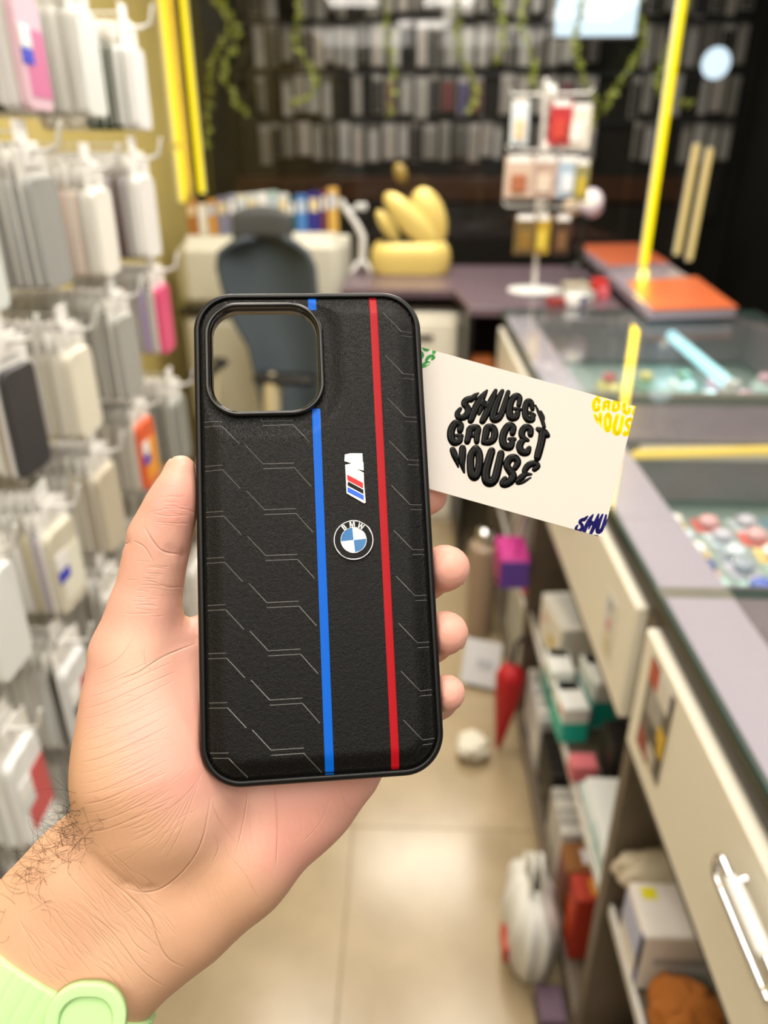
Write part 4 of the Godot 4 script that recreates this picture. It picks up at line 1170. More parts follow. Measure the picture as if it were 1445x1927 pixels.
func counter_stock() -> void:
	var y1 := 0.0825                      # on the bottom board
	# near bay, below the near drawer
	var s3 := 0.4425
	cloth_bundle("pouch", "cream fabric pouch slumped on the near shelf under the sticker drawer", "pouch", Vector3(0.41, s3 + 0.062, -0.772), Vector3(0.18, 0.075, 0.07), paint("c9bda6", 0.8), 4, 5.0)
	box_thing("carton", "wide taupe carton under the cream pouch", "box", Vector3(0.44, s3, -0.776), Vector3(0.18, 0.06, 0.06), "a0978a")
	box_thing("white_box", "white gift box with a yellow round sticker and a blue edge on the near shelf", "box", Vector3(0.385, s3, -0.70), Vector3(0.115, 0.112, 0.085), "e6e0da", 0.0, "", [["f", 0.0, 0.62, 0.98, 0.5, "b9c0e0"], ["f", 0.42, 0.5, 0.14, 0.9, "3f4a8c"], ["t", -0.28, -0.30, 0.22, 0.18, "e3d91c"], ["t", 0.2, 0.1, 0.5, 0.06, "a59c98"], ["n", 0.1, 0.55, 0.9, 0.12, "b4aea8"]])
	box_thing("catalogue", "thin grey catalogue lying behind the white gift box", "book", Vector3(0.53, s3, -0.68), Vector3(0.12, 0.02, 0.16), "b7b3ae")
	box_thing("teal_pack", "upright teal blister pack at the inner end of the near shelf", "package", Vector3(0.462, s3, -0.655), Vector3(0.025, 0.10, 0.07), "58b5a8", 0.0)
	cloth_bundle("brown_cloth", "rust brown cloth bunched in front of the white gift box", "cloth", Vector3(0.375, s3, -0.595), Vector3(0.10, 0.085, 0.10), paint("a3601f", 0.85), 9, 6.0)
	var gb := box_thing("green_box", "dark green boxed gadget with a navy window next to the brown cloth", "box", Vector3(0.475, s3, -0.575), Vector3(0.09, 0.07, 0.08), "23413a", 0.0, "", [["t", 0.0, 0.0, 0.6, 0.6, "101b33"], ["t", 0.0, 0.0, 0.3, 0.16, "b9bcbc"]])
	box_thing("partition_board", "pale grey board standing on the bottom of the near bay", "board", Vector3(0.56, y1, -0.60), Vector3(0.02, 0.26, 0.16), "c4beb4")
	cloth_bundle("white_bag", "white and pink plastic bag on the bottom board by the divider", "bag", Vector3(0.40, y1, -0.735), Vector3(0.12, 0.09, 0.08), paint("ddc9c2", 0.5), 21, 5.0)
	# middle bay
	var s2 := 0.4125
	box_thing("white_carton", "white carton with grey top and printed yellow mark on the middle shelf", "box", Vector3(0.43, s2, -1.48), Vector3(0.18, 0.125, 0.16), "e2dfd6", 0.12, "", [["f", 0.1, 0.4, 0.24, 0.26, "cbb34a"], ["f", -0.25, 0.62, 0.2, 0.2, "d9b6ac"], ["t", 0.0, 0.0, 0.8, 0.7, "c9c8c2"], ["n", 0.0, 0.3, 0.5, 0.16, "77746f"]])
	box_thing("brown_carton", "small amber-brown carton tucked under the white carton", "box", Vector3(0.47, s2, -1.36), Vector3(0.1, 0.05, 0.06), "9a6a1e")
	for k in 3:
		var a: Array = [[Vector3(0.335, s2, -1.315), Vector3(0.05, 0.10, 0.085), "teal and white upright gadget box nearest the white carton"], [Vector3(0.342, s2, -1.215), Vector3(0.055, 0.09, 0.09), "teal and white gadget box with a red corner at the shelf edge"], [Vector3(0.41, s2, -1.265), Vector3(0.06, 0.12, 0.1), "teal and white gadget box standing behind the other two"]][k]
		var size: Vector3 = a[1]
		box_thing("teal_box", a[2], "box", a[0], size, "e6ebe8", 0.06 * k, "teal and white gadget boxes", [["f", 0.0, 0.30, 0.98, 0.58, ["1f8f86", "18b5a2", "12a596"][k]], ["f", 0.3, 0.85, 0.25, 0.2, "c8584a" if k == 1 else "b9c4c4"], ["t", 0.0, 0.0, 0.9, 0.9, "eef0ee"], ["n", 0.0, 0.32, 0.96, 0.55, ["1f8f86", "18b5a2", "12a596"][k]], ["t", -0.3, 0.0, 0.3, 0.8, ["2a9b90", "2ab5a4", "22a898"][k]]])
	box_thing("grey_pack", "grey and orange screen protector pack behind the teal boxes", "package", Vector3(0.54, s2, -1.22), Vector3(0.14, 0.10, 0.1), "9fa4a2", 0.2, "", [["t", 0.1, 0.2, 0.4, 0.4, "c8662b"], ["n", 0.2, 0.5, 0.4, 0.6, "b8bfc0"]])
	box_thing("black_box", "black box with a glowing orange picture beside the divider", "box", Vector3(0.45, s2, -1.09), Vector3(0.13, 0.10, 0.08), "17110e", 0.0, "", [["t", 0.0, 0.15, 0.9, 0.6, "6d2408"], ["t", 0.1, 0.32, 0.9, 0.3, "d98a1b"], ["n", 0.2, 0.55, 0.55, 0.8, "a0410d"], ["n", 0.33, 0.55, 0.25, 0.8, "e09a20"]])
	box_thing("pink_tin", "small round-edged pink box by the black box", "box", Vector3(0.345, s2, -1.085), Vector3(0.05, 0.04, 0.04), "d4707a")
	for k in 4:
		box_thing("flat_white_box", "flat pale gadget box, %s from the top of the stack on the middle shelf" % ["first", "second", "third", "last"][3 - k], "box", Vector3(0.405 + 0.006 * sin(k * 2.1), s2 + 0.0162 * k, -0.935 + 0.006 * cos(k * 1.7)), Vector3(0.15, 0.016, 0.17), ["cfd8d6", "dfe3e2", "c3cfce", "e4e6e4", "b7c5c5", "d9dfde"][k], 0.04 * sin(k * 1.3), "stack of flat pale boxes", [["f", 0.2, 0.5, 0.3, 0.5, ["5fa8a4", "8aa3a8"][k % 2]]])
	# bottom of the middle bay
	for k in 8:
		box_thing("spine_box", "slim white box, %s in the white row on the bottom board" % ["first", "second", "third", "fourth", "fifth", "sixth", "seventh", "eighth"][k], "box", Vector3(0.40, y1, -1.62 + 0.026 * k), Vector3(0.13, 0.165 - 0.004 * (k % 3), 0.023), ["e3e2de", "d2d4d6", "eceae6", "c5c8cc"][k % 4], 0.0, "white boxes in a row on the bottom board", [["f", 0.0, 0.7, 0.5, 0.2, ["9298a8", "b6b9bf"][k % 2]]])
	for k in 5:
		box_thing("black_pack", "black gadget box, %s in the black row on the bottom board" % ["first", "second", "third", "fourth", "fifth"][k], "box", Vector3(0.40, y1, -1.395 + 0.03 * k), Vector3(0.13, 0.15, 0.027), "1d1a17", 0.0, "black boxes in a row on the bottom board", [["f", 0.0, 0.25 + 0.1 * (k % 2), 0.7, 0.16, "6d675c"]])
	for k in 4:
		box_thing("silver_box", "light grey box, %s beside the black boxes" % ["first", "second", "third", "fourth"][k], "box", Vector3(0.395, y1, -1.235 + 0.034 * k), Vector3(0.12, 0.13, 0.03), ["b9b7b2", "d0cdc7"][k % 2], 0.0, "light grey boxes beside the black row")
	box_thing("amber_box", "brown and amber box with a white ball beside the grey boxes", "box", Vector3(0.40, y1, -1.065), Vector3(0.14, 0.13, 0.07), "8b5a2b", 0.0, "", [["t", 0.0, 0.0, 0.5, 0.5, "e3e2e6"], ["f", 0.0, 0.6, 0.9, 0.4, "7a2f3d"]])
	box_thing("red_box", "red and orange snack-sized box behind the white bag", "box", Vector3(0.40, y1, -0.965), Vector3(0.15, 0.17, 0.06), "a8301a", 0.0, "", [["f", 0.0, 0.5, 0.5, 0.6, "d9541c"], ["t", 0.0, 0.0, 0.6, 0.6, "d58a1f"]])
	box_thing("orange_box", "orange box right of the white bag's handles", "box", Vector3(0.53, y1, -0.93), Vector3(0.09, 0.17, 0.09), "c8741d")
	# the carrier bag standing in the aisle
	carrier_bag(Vector3(0.262, 0.0, -1.01))
	box_thing("purple_box", "dull purple box on the floor below the white carrier bag", "box", Vector3(0.285, 0.0, -0.865), Vector3(0.05, 0.06, 0.07), "5b4658")
	box_thing("small_white_box", "small white box on the floor in front of the purple box", "box", Vector3(0.290, 0.0, -0.80), Vector3(0.03, 0.05, 0.03), "d4d8d4")
	# far bay
	var s1 := 0.3695
	var bag := thing("gift_bag", "small magenta bag with a purple side hanging off the far end of the drawer fronts", "bag", Vector3(0.268, 0.515, -1.66))
	obj("paper_body", bx(Vector3(0.076, 0.085, 0.13), 0.006, Vector3(0, 0.0425, 0)), paint("a3126f", 0.45), bag)
	obj("gusset", bx(Vector3(0.07, 0.075, 0.002), 0.0005, Vector3(0.0, 0.042, 0.0655)), paint("5a3a9a", 0.45), bag)
	var b := MB.new()
	for s in [-0.05, 0.05]:
		b = MB.new()
		b.tube([Vector3(0.0, 0.08, s), Vector3(0.02, 0.17, s * 0.5), Vector3(0.036, 0.262, 0.0)], [0.0022], 6)
		obj("handle", b, paint("7d0f57"), bag)
	box_thing("grey_case", "tall light grey carton on the far shelf", "box", Vector3(0.40, s1, -2.05), Vector3(0.12, 0.20, 0.24), "aeb0ab")
	box_thing("grey_panel_box", "flat pale grey carton leaning in the far bay", "box", Vector3(0.36, y1, -1.93), Vector3(0.05, 0.26, 0.3), "b3b4ae")
	b = MB.new()
	b.ball(Vector3.ZERO, Vector3(0.022, 0.022, 0.022))
	var ball := obj("red_ball", b, paint("c94338"), self)
	ball.position = Vector3(0.345, s1 + 0.022, -1.80)
	tag(ball, "small red ball on the far shelf by the grey carton", "ball")
	var can := thing("canister", "tall beige metal canister with a shiny cap standing in the aisle", "canister", Vector3(0.255, 0.0, -2.15))
	b = MB.new()
	b.lathe([Vector2(0.0, 0.0), Vector2(0.045, 0.0), Vector2(0.048, 0.01), Vector2(0.048, 0.33), Vector2(0.044, 0.345), Vector2(0.02, 0.35), Vector2(0.0, 0.35)])
	obj("body", b, paint("9c8774", 0.35), can)
	b = MB.new()
	b.lathe([Vector2(0.03, 0.35), Vector2(0.03, 0.385), Vector2(0.022, 0.40), Vector2(0.0, 0.402)])
	obj("cap", b, M["chrome"], can)
	var pc := thing("price_board", "small white notice board standing on the floor by the canister", "sign", Vector3(0.235, 0.0, -1.86), -0.3)
	obj("board", bx(Vector3(0.115, 0.14, 0.004), 0.001, Vector3(0, 0.085, 0), Basis(Vector3.RIGHT, -0.4)), paint("d9dbe2"), pc)
	obj("foot", bx(Vector3(0.08, 0.02, 0.05), 0.003, Vector3(0, 0.01, -0.015)), paint("8f8f94"), pc)
	obj("print", bx(Vector3(0.05, 0.03, 0.001), 0.0, Vector3(0.012, 0.085, 0.0035), Basis(Vector3.RIGHT, -0.4)), paint("b9bdc6"), pc)
	var um := thing("umbrella", "folded red umbrella leaning on the counter base", "umbrella", Vector3(0.262, 0.006, -1.58))
	b = MB.new()
	b.lathe([Vector2(0.0, 0.0), Vector2(0.008, 0.01), Vector2(0.03, 0.16), Vector2(0.04, 0.25), Vector2(0.03, 0.275), Vector2(0.008, 0.29), Vector2(0.0, 0.29)], Vector3.ZERO, 14)
	obj("canopy", b, paint("b3121a", 0.6), um)
	b = MB.new()
	b.tube([Vector3(0, 0.285, 0), Vector3(0, 0.36, 0), Vector3(0.012, 0.378, 0), Vector3(0.026, 0.365, 0)], [0.006], 8)
	obj("crook", b, M["black_plastic"], um)
	um.rotation.z = -0.07
	cloth_bundle("paper_wad", "crumpled white paper on the floor near the red umbrella", "paper", Vector3(0.19, 0.0, -1.56), Vector3(0.09, 0.07, 0.09), paint("dbd6c6", 0.7), 31, 8.0)
	showcase_items()

func carrier_bag(at: Vector3) -> void:
	var o := thing("carrier_bag", "white plastic carrier bag with upright handles and a red pack inside, standing in the aisle", "bag", at)
	o.scale = Vector3(1.0, 0.86, 1.0)
	var f := FastNoiseLite.new(); f.seed = 8; f.frequency = 6.0
	var rows := []
	var prof := [[0.0, 0.0, 0.001], [0.0, 0.001, 0.055], [0.02, 0.0, 0.07], [0.08, 0.0, 0.082], [0.14, 0.0, 0.086], [0.19, 0.0, 0.075], [0.225, 0.0, 0.05], [0.24, 0.0, 0.02]]
	for p in prof:
		var row := PackedVector3Array()
		for k in 40:
			var a := TAU * k / 40
			var r: float = p[2] * (1.0 + 0.18 * f.get_noise_2d(cos(a) + p[0] * 3.0, sin(a)) + 0.05 * sin(a * 9.0))
			row.append(Vector3(cos(a) * r * 0.62, p[0], -sin(a) * r * 1.28))
		rows.append(row)
	var b := MB.new()
	b.grid(rows, true, false, false)
	var white := mat("carrier_plastic", Color(0.90, 0.90, 0.88), 0.35)
	white.backlight_enabled = true; white.backlight = Color(0.3, 0.3, 0.3)
	obj("body", b, white, o)
	for s in [-1.0, 1.0]:
		b = MB.new()
		b.tube([Vector3(0.012 * s, 0.225, -0.028), Vector3(0.010 * s, 0.29, -0.02), Vector3(0.008 * s, 0.32, 0.0), Vector3(0.010 * s, 0.29, 0.02), Vector3(0.012 * s, 0.225, 0.028)], [0.011, 0.012, 0.013, 0.012, 0.011], 8, 0.4)
		obj("handle", b, white, o)
	obj("red_pack", bx(Vector3(0.012, 0.05, 0.06), 0.003, Vector3(-0.052, 0.07, 0.03)), paint("b63a26", 0.4), o)

func showcase_items() -> void:
	var fy := 0.852
	var rng := RandomNumberGenerator.new(); rng.seed = 41
	# near compartment: blister packs and charms in rows
	var cols := ["3d55b8", "c9d6de", "d9a3a8", "e7d8b0", "a8c7c2", "8f97a6", "d9584f", "f0efe8", "6d8fae", "b8b6c6", "2f3f8f", "e9c978"]
	var names := ["blue", "pale grey", "pink", "cream", "mint", "grey", "red", "white", "steel blue", "lilac", "navy", "gold"]
	var n := 0
	for r in 7:
		for k in 9:
			var z := -1.29 + 0.058 * r + rng.randf_range(-0.006, 0.006)
			var x := 0.445 + 0.066 * k + rng.randf_range(-0.004, 0.004)
			var ci: int = (r * 5 + k * 7 + (r * k) % 3) % 12
			var o := thing("charm_pack", "%s accessory pack in the near showcase, %s row, %s from the aisle" % [names[ci], ORD[r], ORD[k]], "accessory", Vector3(x, fy, z), rng.randf_range(-0.25, 0.25), "accessory packs in the near showcase")
			obj("backing_card", bx(Vector3(0.05, 0.003, 0.052), 0.001, Vector3(0, 0.0018, 0)), paint(cols[(ci + 4) % 12], 0.3), o)
			var b := MB.new()
			b.ball(Vector3(0.0, 0.014, 0.004), Vector3(0.019, 0.012, 0.018), Basis(), 8)
			obj("charm", b, paint(cols[ci], 0.2), o)
			b = MB.new()
			b.tube([Vector3(-0.010, 0.008, -0.012), Vector3(-0.004, 0.012, -0.022), Vector3(0.006, 0.012, -0.022), Vector3(0.011, 0.008, -0.012)], [0.0025], 6)
			obj("ring", b, M["chrome"], o)
			n += 1
	# a clear acrylic stand and a white tray
	var st := thing("acrylic_stand", "clear slanted acrylic display stand inside the near showcase", "stand", Vector3(0.80, fy, -0.985))
	for p in [[Vector3(0.16, 0.10, 0.003), Vector3(0, 0.06, -0.02), 0.5], [Vector3(0.16, 0.003, 0.08), Vector3(0, 0.006, 0.0), 0.0]]:
		obj("acrylic_sheet", bx(p[0], 0.001, p[1], Basis(Vector3.RIGHT, p[2])), M["clear_bag"], st)
	box_thing("white_tray", "white tray at the right end of the near showcase", "tray", Vector3(1.03, fy, -1.13), Vector3(0.08, 0.05, 0.2), "e9efee", 0.1)
	# far compartment
	var cc := ["dfe9e6", "8fb7a3", "c9d9d6", "b84a4a", "e6e2c8", "7a9f88", "f0f0ee", "d7a9b8", "a7c4c8", "5c7f6a", "d9d07a", "cfd8dc"]
	var cn := ["pale mint", "green", "grey mint", "red", "cream", "sage", "white", "pink", "pale blue", "dark green", "yellow", "pale grey"]
	n = 0
	for r in 4:
		for k in 6:
			var ci := (r * 5 + k * 7) % 12
			var o := thing("gem_box", "%s gem-topped trinket box in the far showcase, %s row, %s from the aisle" % [cn[ci], ["first", "second", "third", "fourth"][r], ["first", "second", "third", "fourth", "fifth", "sixth"][k]], "trinket", Vector3(0.47 + 0.115 * k + rng.randf_range(-0.015, 0.015), fy, -1.68 - 0.17 * r + rng.randf_range(-0.03, 0.03)), rng.randf_range(-0.4, 0.4), "trinket boxes in the far showcase")
			obj("box", bx(Vector3(0.06, 0.03, 0.06), 0.004, Vector3(0, 0.015, 0)), paint(cc[ci], 0.25), o)
			var b := MB.new()
			b.lathe([Vector2(0.0, 0.03), Vector2(0.014, 0.034), Vector2(0.024, 0.048), Vector2(0.016, 0.058), Vector2(0.0, 0.06)], Vector3.ZERO, 8)
			obj("gem", b, paint(cc[(ci + 5) % 12], 0.08), o)
			n += 1
	# cyan tube lamp inside the far compartment
	var tl := thing("tube_lamp", "cyan-white tube lamp lying in the far showcase", "lamp", Vector3(0.845, 0.955, -2.2))
	var b := MB.new()
	b.tube([Vector3(0.018, 0, -0.36), Vector3(-0.016, 0, 0.30)], [0.016], 14)
	obj("glowing_tube", b, M["cyan_led"], tl)
	for s in [[0.019, -0.375], [-0.017, 0.315]]:
		var e := MB.new()
		e.box(Vector3(s[0], 0, s[1]), Vector3(0.036, 0.036, 0.024), 0.004)
		obj("end_cap", e, M["white_metal"], tl)
	var tlight := AreaLight3D.new()
	tlight.name = "tube_light"
	tlight.area_size = Vector2(0.03, 0.62)
	tlight.light_color = Color(0.75, 0.97, 1.0); tlight.light_energy = 0.06; tlight.area_range = 6.0; tlight.area_attenuation = 2.0; tlight.shadow_enabled = true
	tl.add_child(tlight)
	tlight.position = Vector3(0, -0.02, -0.03); tlight.rotation.x = -PI / 2
	# amber strip along the cross rail
	var a := thing("amber_strip", "amber light strip along the foot of the counter's cross rail", "light strip", Vector3(0.80, 0.985, -1.355))
	b = MB.new()
	b.tube([Vector3(-0.36, -0.012, 0), Vector3(-0.12, 0.0, 0.0), Vector3(0.1, 0.0, 0.0), Vector3(0.34, -0.006, 0)], [0.009], 12)
	obj("light_tube", b, M["amber_led"], a)
	obj("channel", bx(Vector3(0.70, 0.03, 0.004), 0.001, Vector3(0, -0.012, -0.0135)), M["white_metal"], a)
	var al := AreaLight3D.new()
	al.name = "amber_light"
	al.area_size = Vector2(0.66, 0.024)
	al.light_color = Color(1.0, 0.8, 0.4); al.light_energy = 0.012; al.area_range = 6.0; al.area_attenuation = 2.0; al.shadow_enabled = true
	a.add_child(al)
	al.position = Vector3(0, -0.004, 0.016); al.rotation.y = PI


# ---------------------------------------------------------------- the wall of hooks with packed phone cases
const ORD := ["first", "second", "third", "fourth", "fifth", "sixth", "seventh", "eighth", "ninth", "tenth", "eleventh", "twelfth"]
const HX := -0.452          # where the hooks end

func screen(p: Vector3) -> Vector2:              # where a point falls in the photograph, to leave out hooks it cannot show
	var q: Vector3 = (Transform3D(Basis(Vector3(0.999421, 0.000000, -0.034027), Vector3(-0.014863, 0.899558, -0.436549), Vector3(0.030610, 0.436802, 0.899037)), Vector3(0.000000, 1.500000, 0.000000))).affine_inverse() * p
	if q.z > -0.05: return Vector2(-9999, -9999)
	return Vector2(722.5 + 1400.0 * q.x / -q.z, 963.5 - 1400.0 * q.y / -q.z)

func make_pack(col: String, card: String, thick: float, wide: float, tall: float) -> Node3D:   # hangs from its origin, face towards +x
	var o := Node3D.new()
	obj("backing_card", bx(Vector3(0.0016, tall, wide), 0.0004, Vector3(-0.002, -tall / 2 + 0.014, 0)), paint(card, 0.4), o)
	obj("hang_tab", bx(Vector3(0.003, 0.03, wide * 0.5), 0.001, Vector3(0.0, 0.008, 0)), paint("f1efeb", 0.4), o)
	var key := "slab %s %s %s" % [thick, wide, tall]
	if not mesh_cache.has(key):
		var b := MB.new()
		b.plate(rrect(wide * 0.86, tall * 0.84, 0.012, 3), -0.0005, thick, 0.0015, Transform3D(Basis(Vector3.UP, PI / 2), Vector3(0, -tall * 0.53, 0)))
		mesh_cache[key] = b.mesh()
	obj("packed_case", mesh_cache[key], paint(col, 0.35), o)
	return o

func hook_wall() -> void:
	var rack := thing("slat_panel", "gold slatted back panel of the hook wall", "display panel", Vector3(-0.80, 0.0, -0.55))
	obj("board", bx(Vector3(0.02, 2.08, 2.0), 0.002, Vector3(0, 1.305, 0)), M["gold_wall"], rack)
	for k in 10:
		obj("slat", bx(Vector3(0.012, 0.018, 2.0), 0.002, Vector3(0.014, 0.36 + 0.205 * k, 0)), M["dark_trim"], rack)
	obj("stud", bx(Vector3(0.33, 2.08, 0.04), 0.002, Vector3(-0.18, 1.305, -0.9)), M["gold_wall"], rack)
	obj("stud", bx(Vector3(0.33, 2.08, 0.04), 0.002, Vector3(-0.18, 1.305, 0.9)), M["gold_wall"], rack)
	var deck := thing("base_deck", "low cream base deck under the hook wall", "platform", Vector3(-0.84, 0.0, -0.55))
	obj("top", bx(Vector3(0.62, 0.03, 2.0), 0.003, Vector3(0, 0.235, 0)), M["cream_front"], deck)
	obj("front_board", bx(Vector3(0.02, 0.22, 1.98), 0.002, Vector3(0.29, 0.11, 0)), M["taupe_board"], deck)
	var rows := [1.70, 1.488, 1.283, 1.078, 0.873, 0.668, 0.463]
	var rown := ["top", "second", "third", "fourth", "fifth", "sixth", "lowest"]
	var soft := ["f6f5f2", "f0efec", "b9b7b2", "f8f6f0", "d3d2ce", "efe9da", "9f9e9a", "f5f1e9", "e6e4e0", "7d7c79", "f3f1ee", "c9bba6"]
	# what stands out in the photograph: (row, hook) -> colours from the front
	var special := {
		"0,0": ["e9eaea", "dfe3e6", "0f3b2d", "0f3b2d", "123f30", "0f3b2d"], "0,1": ["e4e6e2", "d8dad6", "ebece8", "c4c6c2", "dfe0dc", "b3b5b1"], "0,2": ["e7c3d2", "eceaf0", "e3e2e6", "1c1817", "171413", "221e1d"], "0,3": ["8d8782", "7c7672", "6a6462", "e8eef2", "5a5554"], "0,4": ["cfc5b4", "c6bcab", "d2c9b9", "c1b7a6", "cdc3b3"],
		"1,0": ["e9e8e6", "d5d9da", "a9a3ae", "4b1d20", "b4aebc", "8e8c94", "dfe2e2", "66757c", "cfd3d2"], "1,1": ["f4f2ea", "f6f3ec", "f3e2d6", "f0d9cb", "efeae2"], "1,2": ["9fa1a0", "8b8e90", "b0b2b2", "777a7c", "9a9c9c", "6f7274"], "1,3": ["dfe6e4", "eceee8", "d2d8d6", "e9e8df"], "1,4": ["e9e6d4", "efecdc", "d9cbb8", "efece0"], "1,5": ["e6e2d8", "f0eee6", "b5a89c", "4d4a4c"],
		"2,0": ["e2527f", "cfd0ce", "c6b0e6", "b3aeb2", "b98a8c", "9c9c98", "8a8b88", "a9a9a5"], "2,1": ["a7a7a2", "93948f", "b6b6b0", "8a8b86"], "2,2": ["e9e4d2", "efeadb", "d5d0c0"], "2,3": ["3c3b3f", "a99c90", "e9e8e2"], "2,4": ["e8e6de", "5b5556", "bfb3a6"],
		"3,0": ["8f918c", "a6a8a2", "6e706c", "9b9d98"], "3,1": ["e8663a", "e9e4da", "cfc8bc", "a79f90", "e4decf"], "3,2": ["cdc3ae", "b9ae98", "d9d2c0"], "3,3": ["d8d2bf", "bcb3c0", "d3c9a8"], "3,4": ["e9ecec", "6d6f78", "cfd4d6"],
		"4,0": ["3e3f42", "5c5a58", "4a3528"], "4,1": ["7b7c80", "b3aea4", "5a4030"], "4,2": ["cfccc6", "a8a49c", "8f8a80"], "4,3": ["e4e6e8", "202022", "dfe2e2"], "4,4": ["f1f4f6", "f1f4f6", "e4e8ec"], "4,5": ["f2ddd2", "f0d9cd", "efe0d8"],
		"5,1": ["4a4b4e", "d9d8d4"], "5,2": ["f1f0ec", "e8e6e0", "c9c7c2"], "5,3": ["d9f0dc", "ecebe6", "d8d6d0"], "5,4": ["241e1c", "a8241c", "2a2624"], "5,5": ["d24a42", "efe9e4"],
	}
	var prints := {"0,2": ["d97aa6", "3a3fd0"], "3,1": ["f2a13c", "3b45c8"], "3,3": ["efeede", "3b45c8"], "5,3": ["66b97a", "7fb9c8"], "4,3": ["c04a4e", "3a4044"], "5,4": ["b3241c", "6a6560"], "4,4": ["d2555c", "dfe6ea"]}
	var rng := RandomNumberGenerator.new(); rng.seed = 19
	var total := 0
	var hook_mesh: ArrayMesh = null
	for r in rows.size():
		for h in 7:
			var z: float = -1.46 + [0.0, 0.215, 0.41, 0.585, 0.75, 0.90, 1.03][h] + 0.02 * ((r * 5 + h * 3) % 3 - 1)
			var y: float = rows[r] + 0.012 * ((r * 7 + h * 5) % 3 - 1)
			var s := screen(Vector3(HX - 0.02, y - 0.09, z))
			if s.x < -45.0 or s.y > 2000.0 or s.y < -150.0: continue
			if r == 6 and h < 2: continue
			var hk := thing("display_hook", "white wire hook, %s from the far end in the %s row" % [ORD[h], rown[r]], "hook", Vector3(0, y, z), 0.0, "white wire hooks of the hook wall")
			if hook_mesh == null:
				var b := MB.new()
				b.tube([Vector3(-0.785, 0, 0), Vector3(HX - 0.01, 0, 0), Vector3(HX + 0.006, 0.006, 0), Vector3(HX + 0.012, 0.03, 0)], [0.0032], 8)
				hook_mesh = b.mesh()
			obj("prong", hook_mesh, M["white_metal"], hk)
			obj("bracket", bx(Vector3(0.006, 0.05, 0.03), 0.001, Vector3(-0.782, -0.005, 0)), M["white_metal"], hk)
			obj("price_arm", bx(Vector3(0.29, 0.003, 0.004), 0.001, Vector3(-0.64, 0.022, 0)), M["white_metal"], hk)
			obj("price_tag", bx(Vector3(0.002, 0.026, 0.036), 0.0005, Vector3(-0.492, 0.022, 0)), paint("f6f5f2", 0.3), hk)
			var key := "%d,%d" % [r, h]
			var list: Array = special.get(key, [])
			var n := 11 + (r + h) % 2
			var x := HX - 0.022
			var thick0 := rng.randf_range(0.008, 0.0105)
			for k in n:
				var col: String = list[k] if k < list.size() else soft[rng.randi() % soft.size()]
				var thick := thick0
				var tall := 0.150 + 0.012 * ((r + h) % 2) if r < 4 else 0.165
				var p := make_pack(col, ["f4f3ef", "e9e7e1", "dedcd6"][(k + h) % 3], thick, 0.086, tall)
				p.name = numbered("case_pack")
				add_child(p)
				p.position = Vector3(x - thick, y - 0.012, z)
				p.rotation = Vector3(rng.randfn() * 0.02, rng.randfn() * 0.022, rng.randfn() * 0.008)
				tag(p, "%s packed phone case, %s from the front, %s hook of the %s row" % [colour_word(col), ORD[k], ORD[h], rown[r]], "phone case", "packed phone cases on the hook wall")
				if k == 0 and prints.has(key):
					var pr: Array = prints[key]
					obj("printed_picture", bx(Vector3(0.0008, tall * 0.5, 0.058), 0.0003, Vector3(thick + 0.0004, -tall * 0.60, -0.006)), paint(pr[0], 0.4), p)
					obj("round_sticker", bx(Vector3(0.0012, 0.026, 0.03), 0.0004, Vector3(thick + 0.0008, -tall * 0.42, 0.018)), paint("f5f5f5", 0.3), p)
					obj("round_sticker", bx(Vector3(0.0012, 0.020, 0.03), 0.0004, Vector3(thick + 0.0008, -tall * 0.55, 0.018)), paint(pr[1], 0.3), p)
				x -= thick + rng.randf_range(0.0045, 0.0065)
				total += 1
	# cartons on the base deck
	var dk := [[Vector3(-0.66, 0.25, -0.45), Vector3(0.05, 0.30, 0.22), "ecd9cf", "tall pale pink carton standing at the near end of the base deck"], [Vector3(-0.68, 0.25, -0.75), Vector3(0.12, 0.05, 0.2), "e9dccb", "flat cream carton on the base deck below the lowest hooks"], [Vector3(-0.70, 0.25, -1.0), Vector3(0.14, 0.08, 0.16), "c9c2b4", "grey-beige carton on the base deck at the far end"]]
	for d in dk: box_thing("deck_carton", d[3], "box", d[0], d[1], d[2], 0.1)

func colour_word(hex: String) -> String:
	var c := Color.html(hex)
	var v := c.v; var s := c.s
	if v < 0.2: return "black"
	if s < 0.09:
		if v > 0.88: return "white"
		if v > 0.72: return "light grey"
		if v > 0.45: return "grey"
		return "dark grey"
	var h := c.h * 360.0
	if s < 0.26 and v > 0.8: return "off-white" if s < 0.16 else ("pale lilac" if h > 220.0 and h < 320.0 else ("pale pink" if h > 320.0 or h < 25.0 else ("cream" if h < 75.0 else "pale green")))
	if s < 0.26: return "beige grey" if h < 75.0 else "blue grey"
	if h < 20.0 or h > 345.0: return "dark red" if v < 0.5 else ("red" if s > 0.6 and v < 0.85 else "salmon")
	if h < 45.0: return "orange" if s > 0.55 else "tan"
	if h < 70.0: return "yellow"
	if h < 175.0: return "dark green" if v < 0.4 else "green"
	if h < 255.0: return "blue"
	if h < 300.0: return "lavender"
	return "pink"


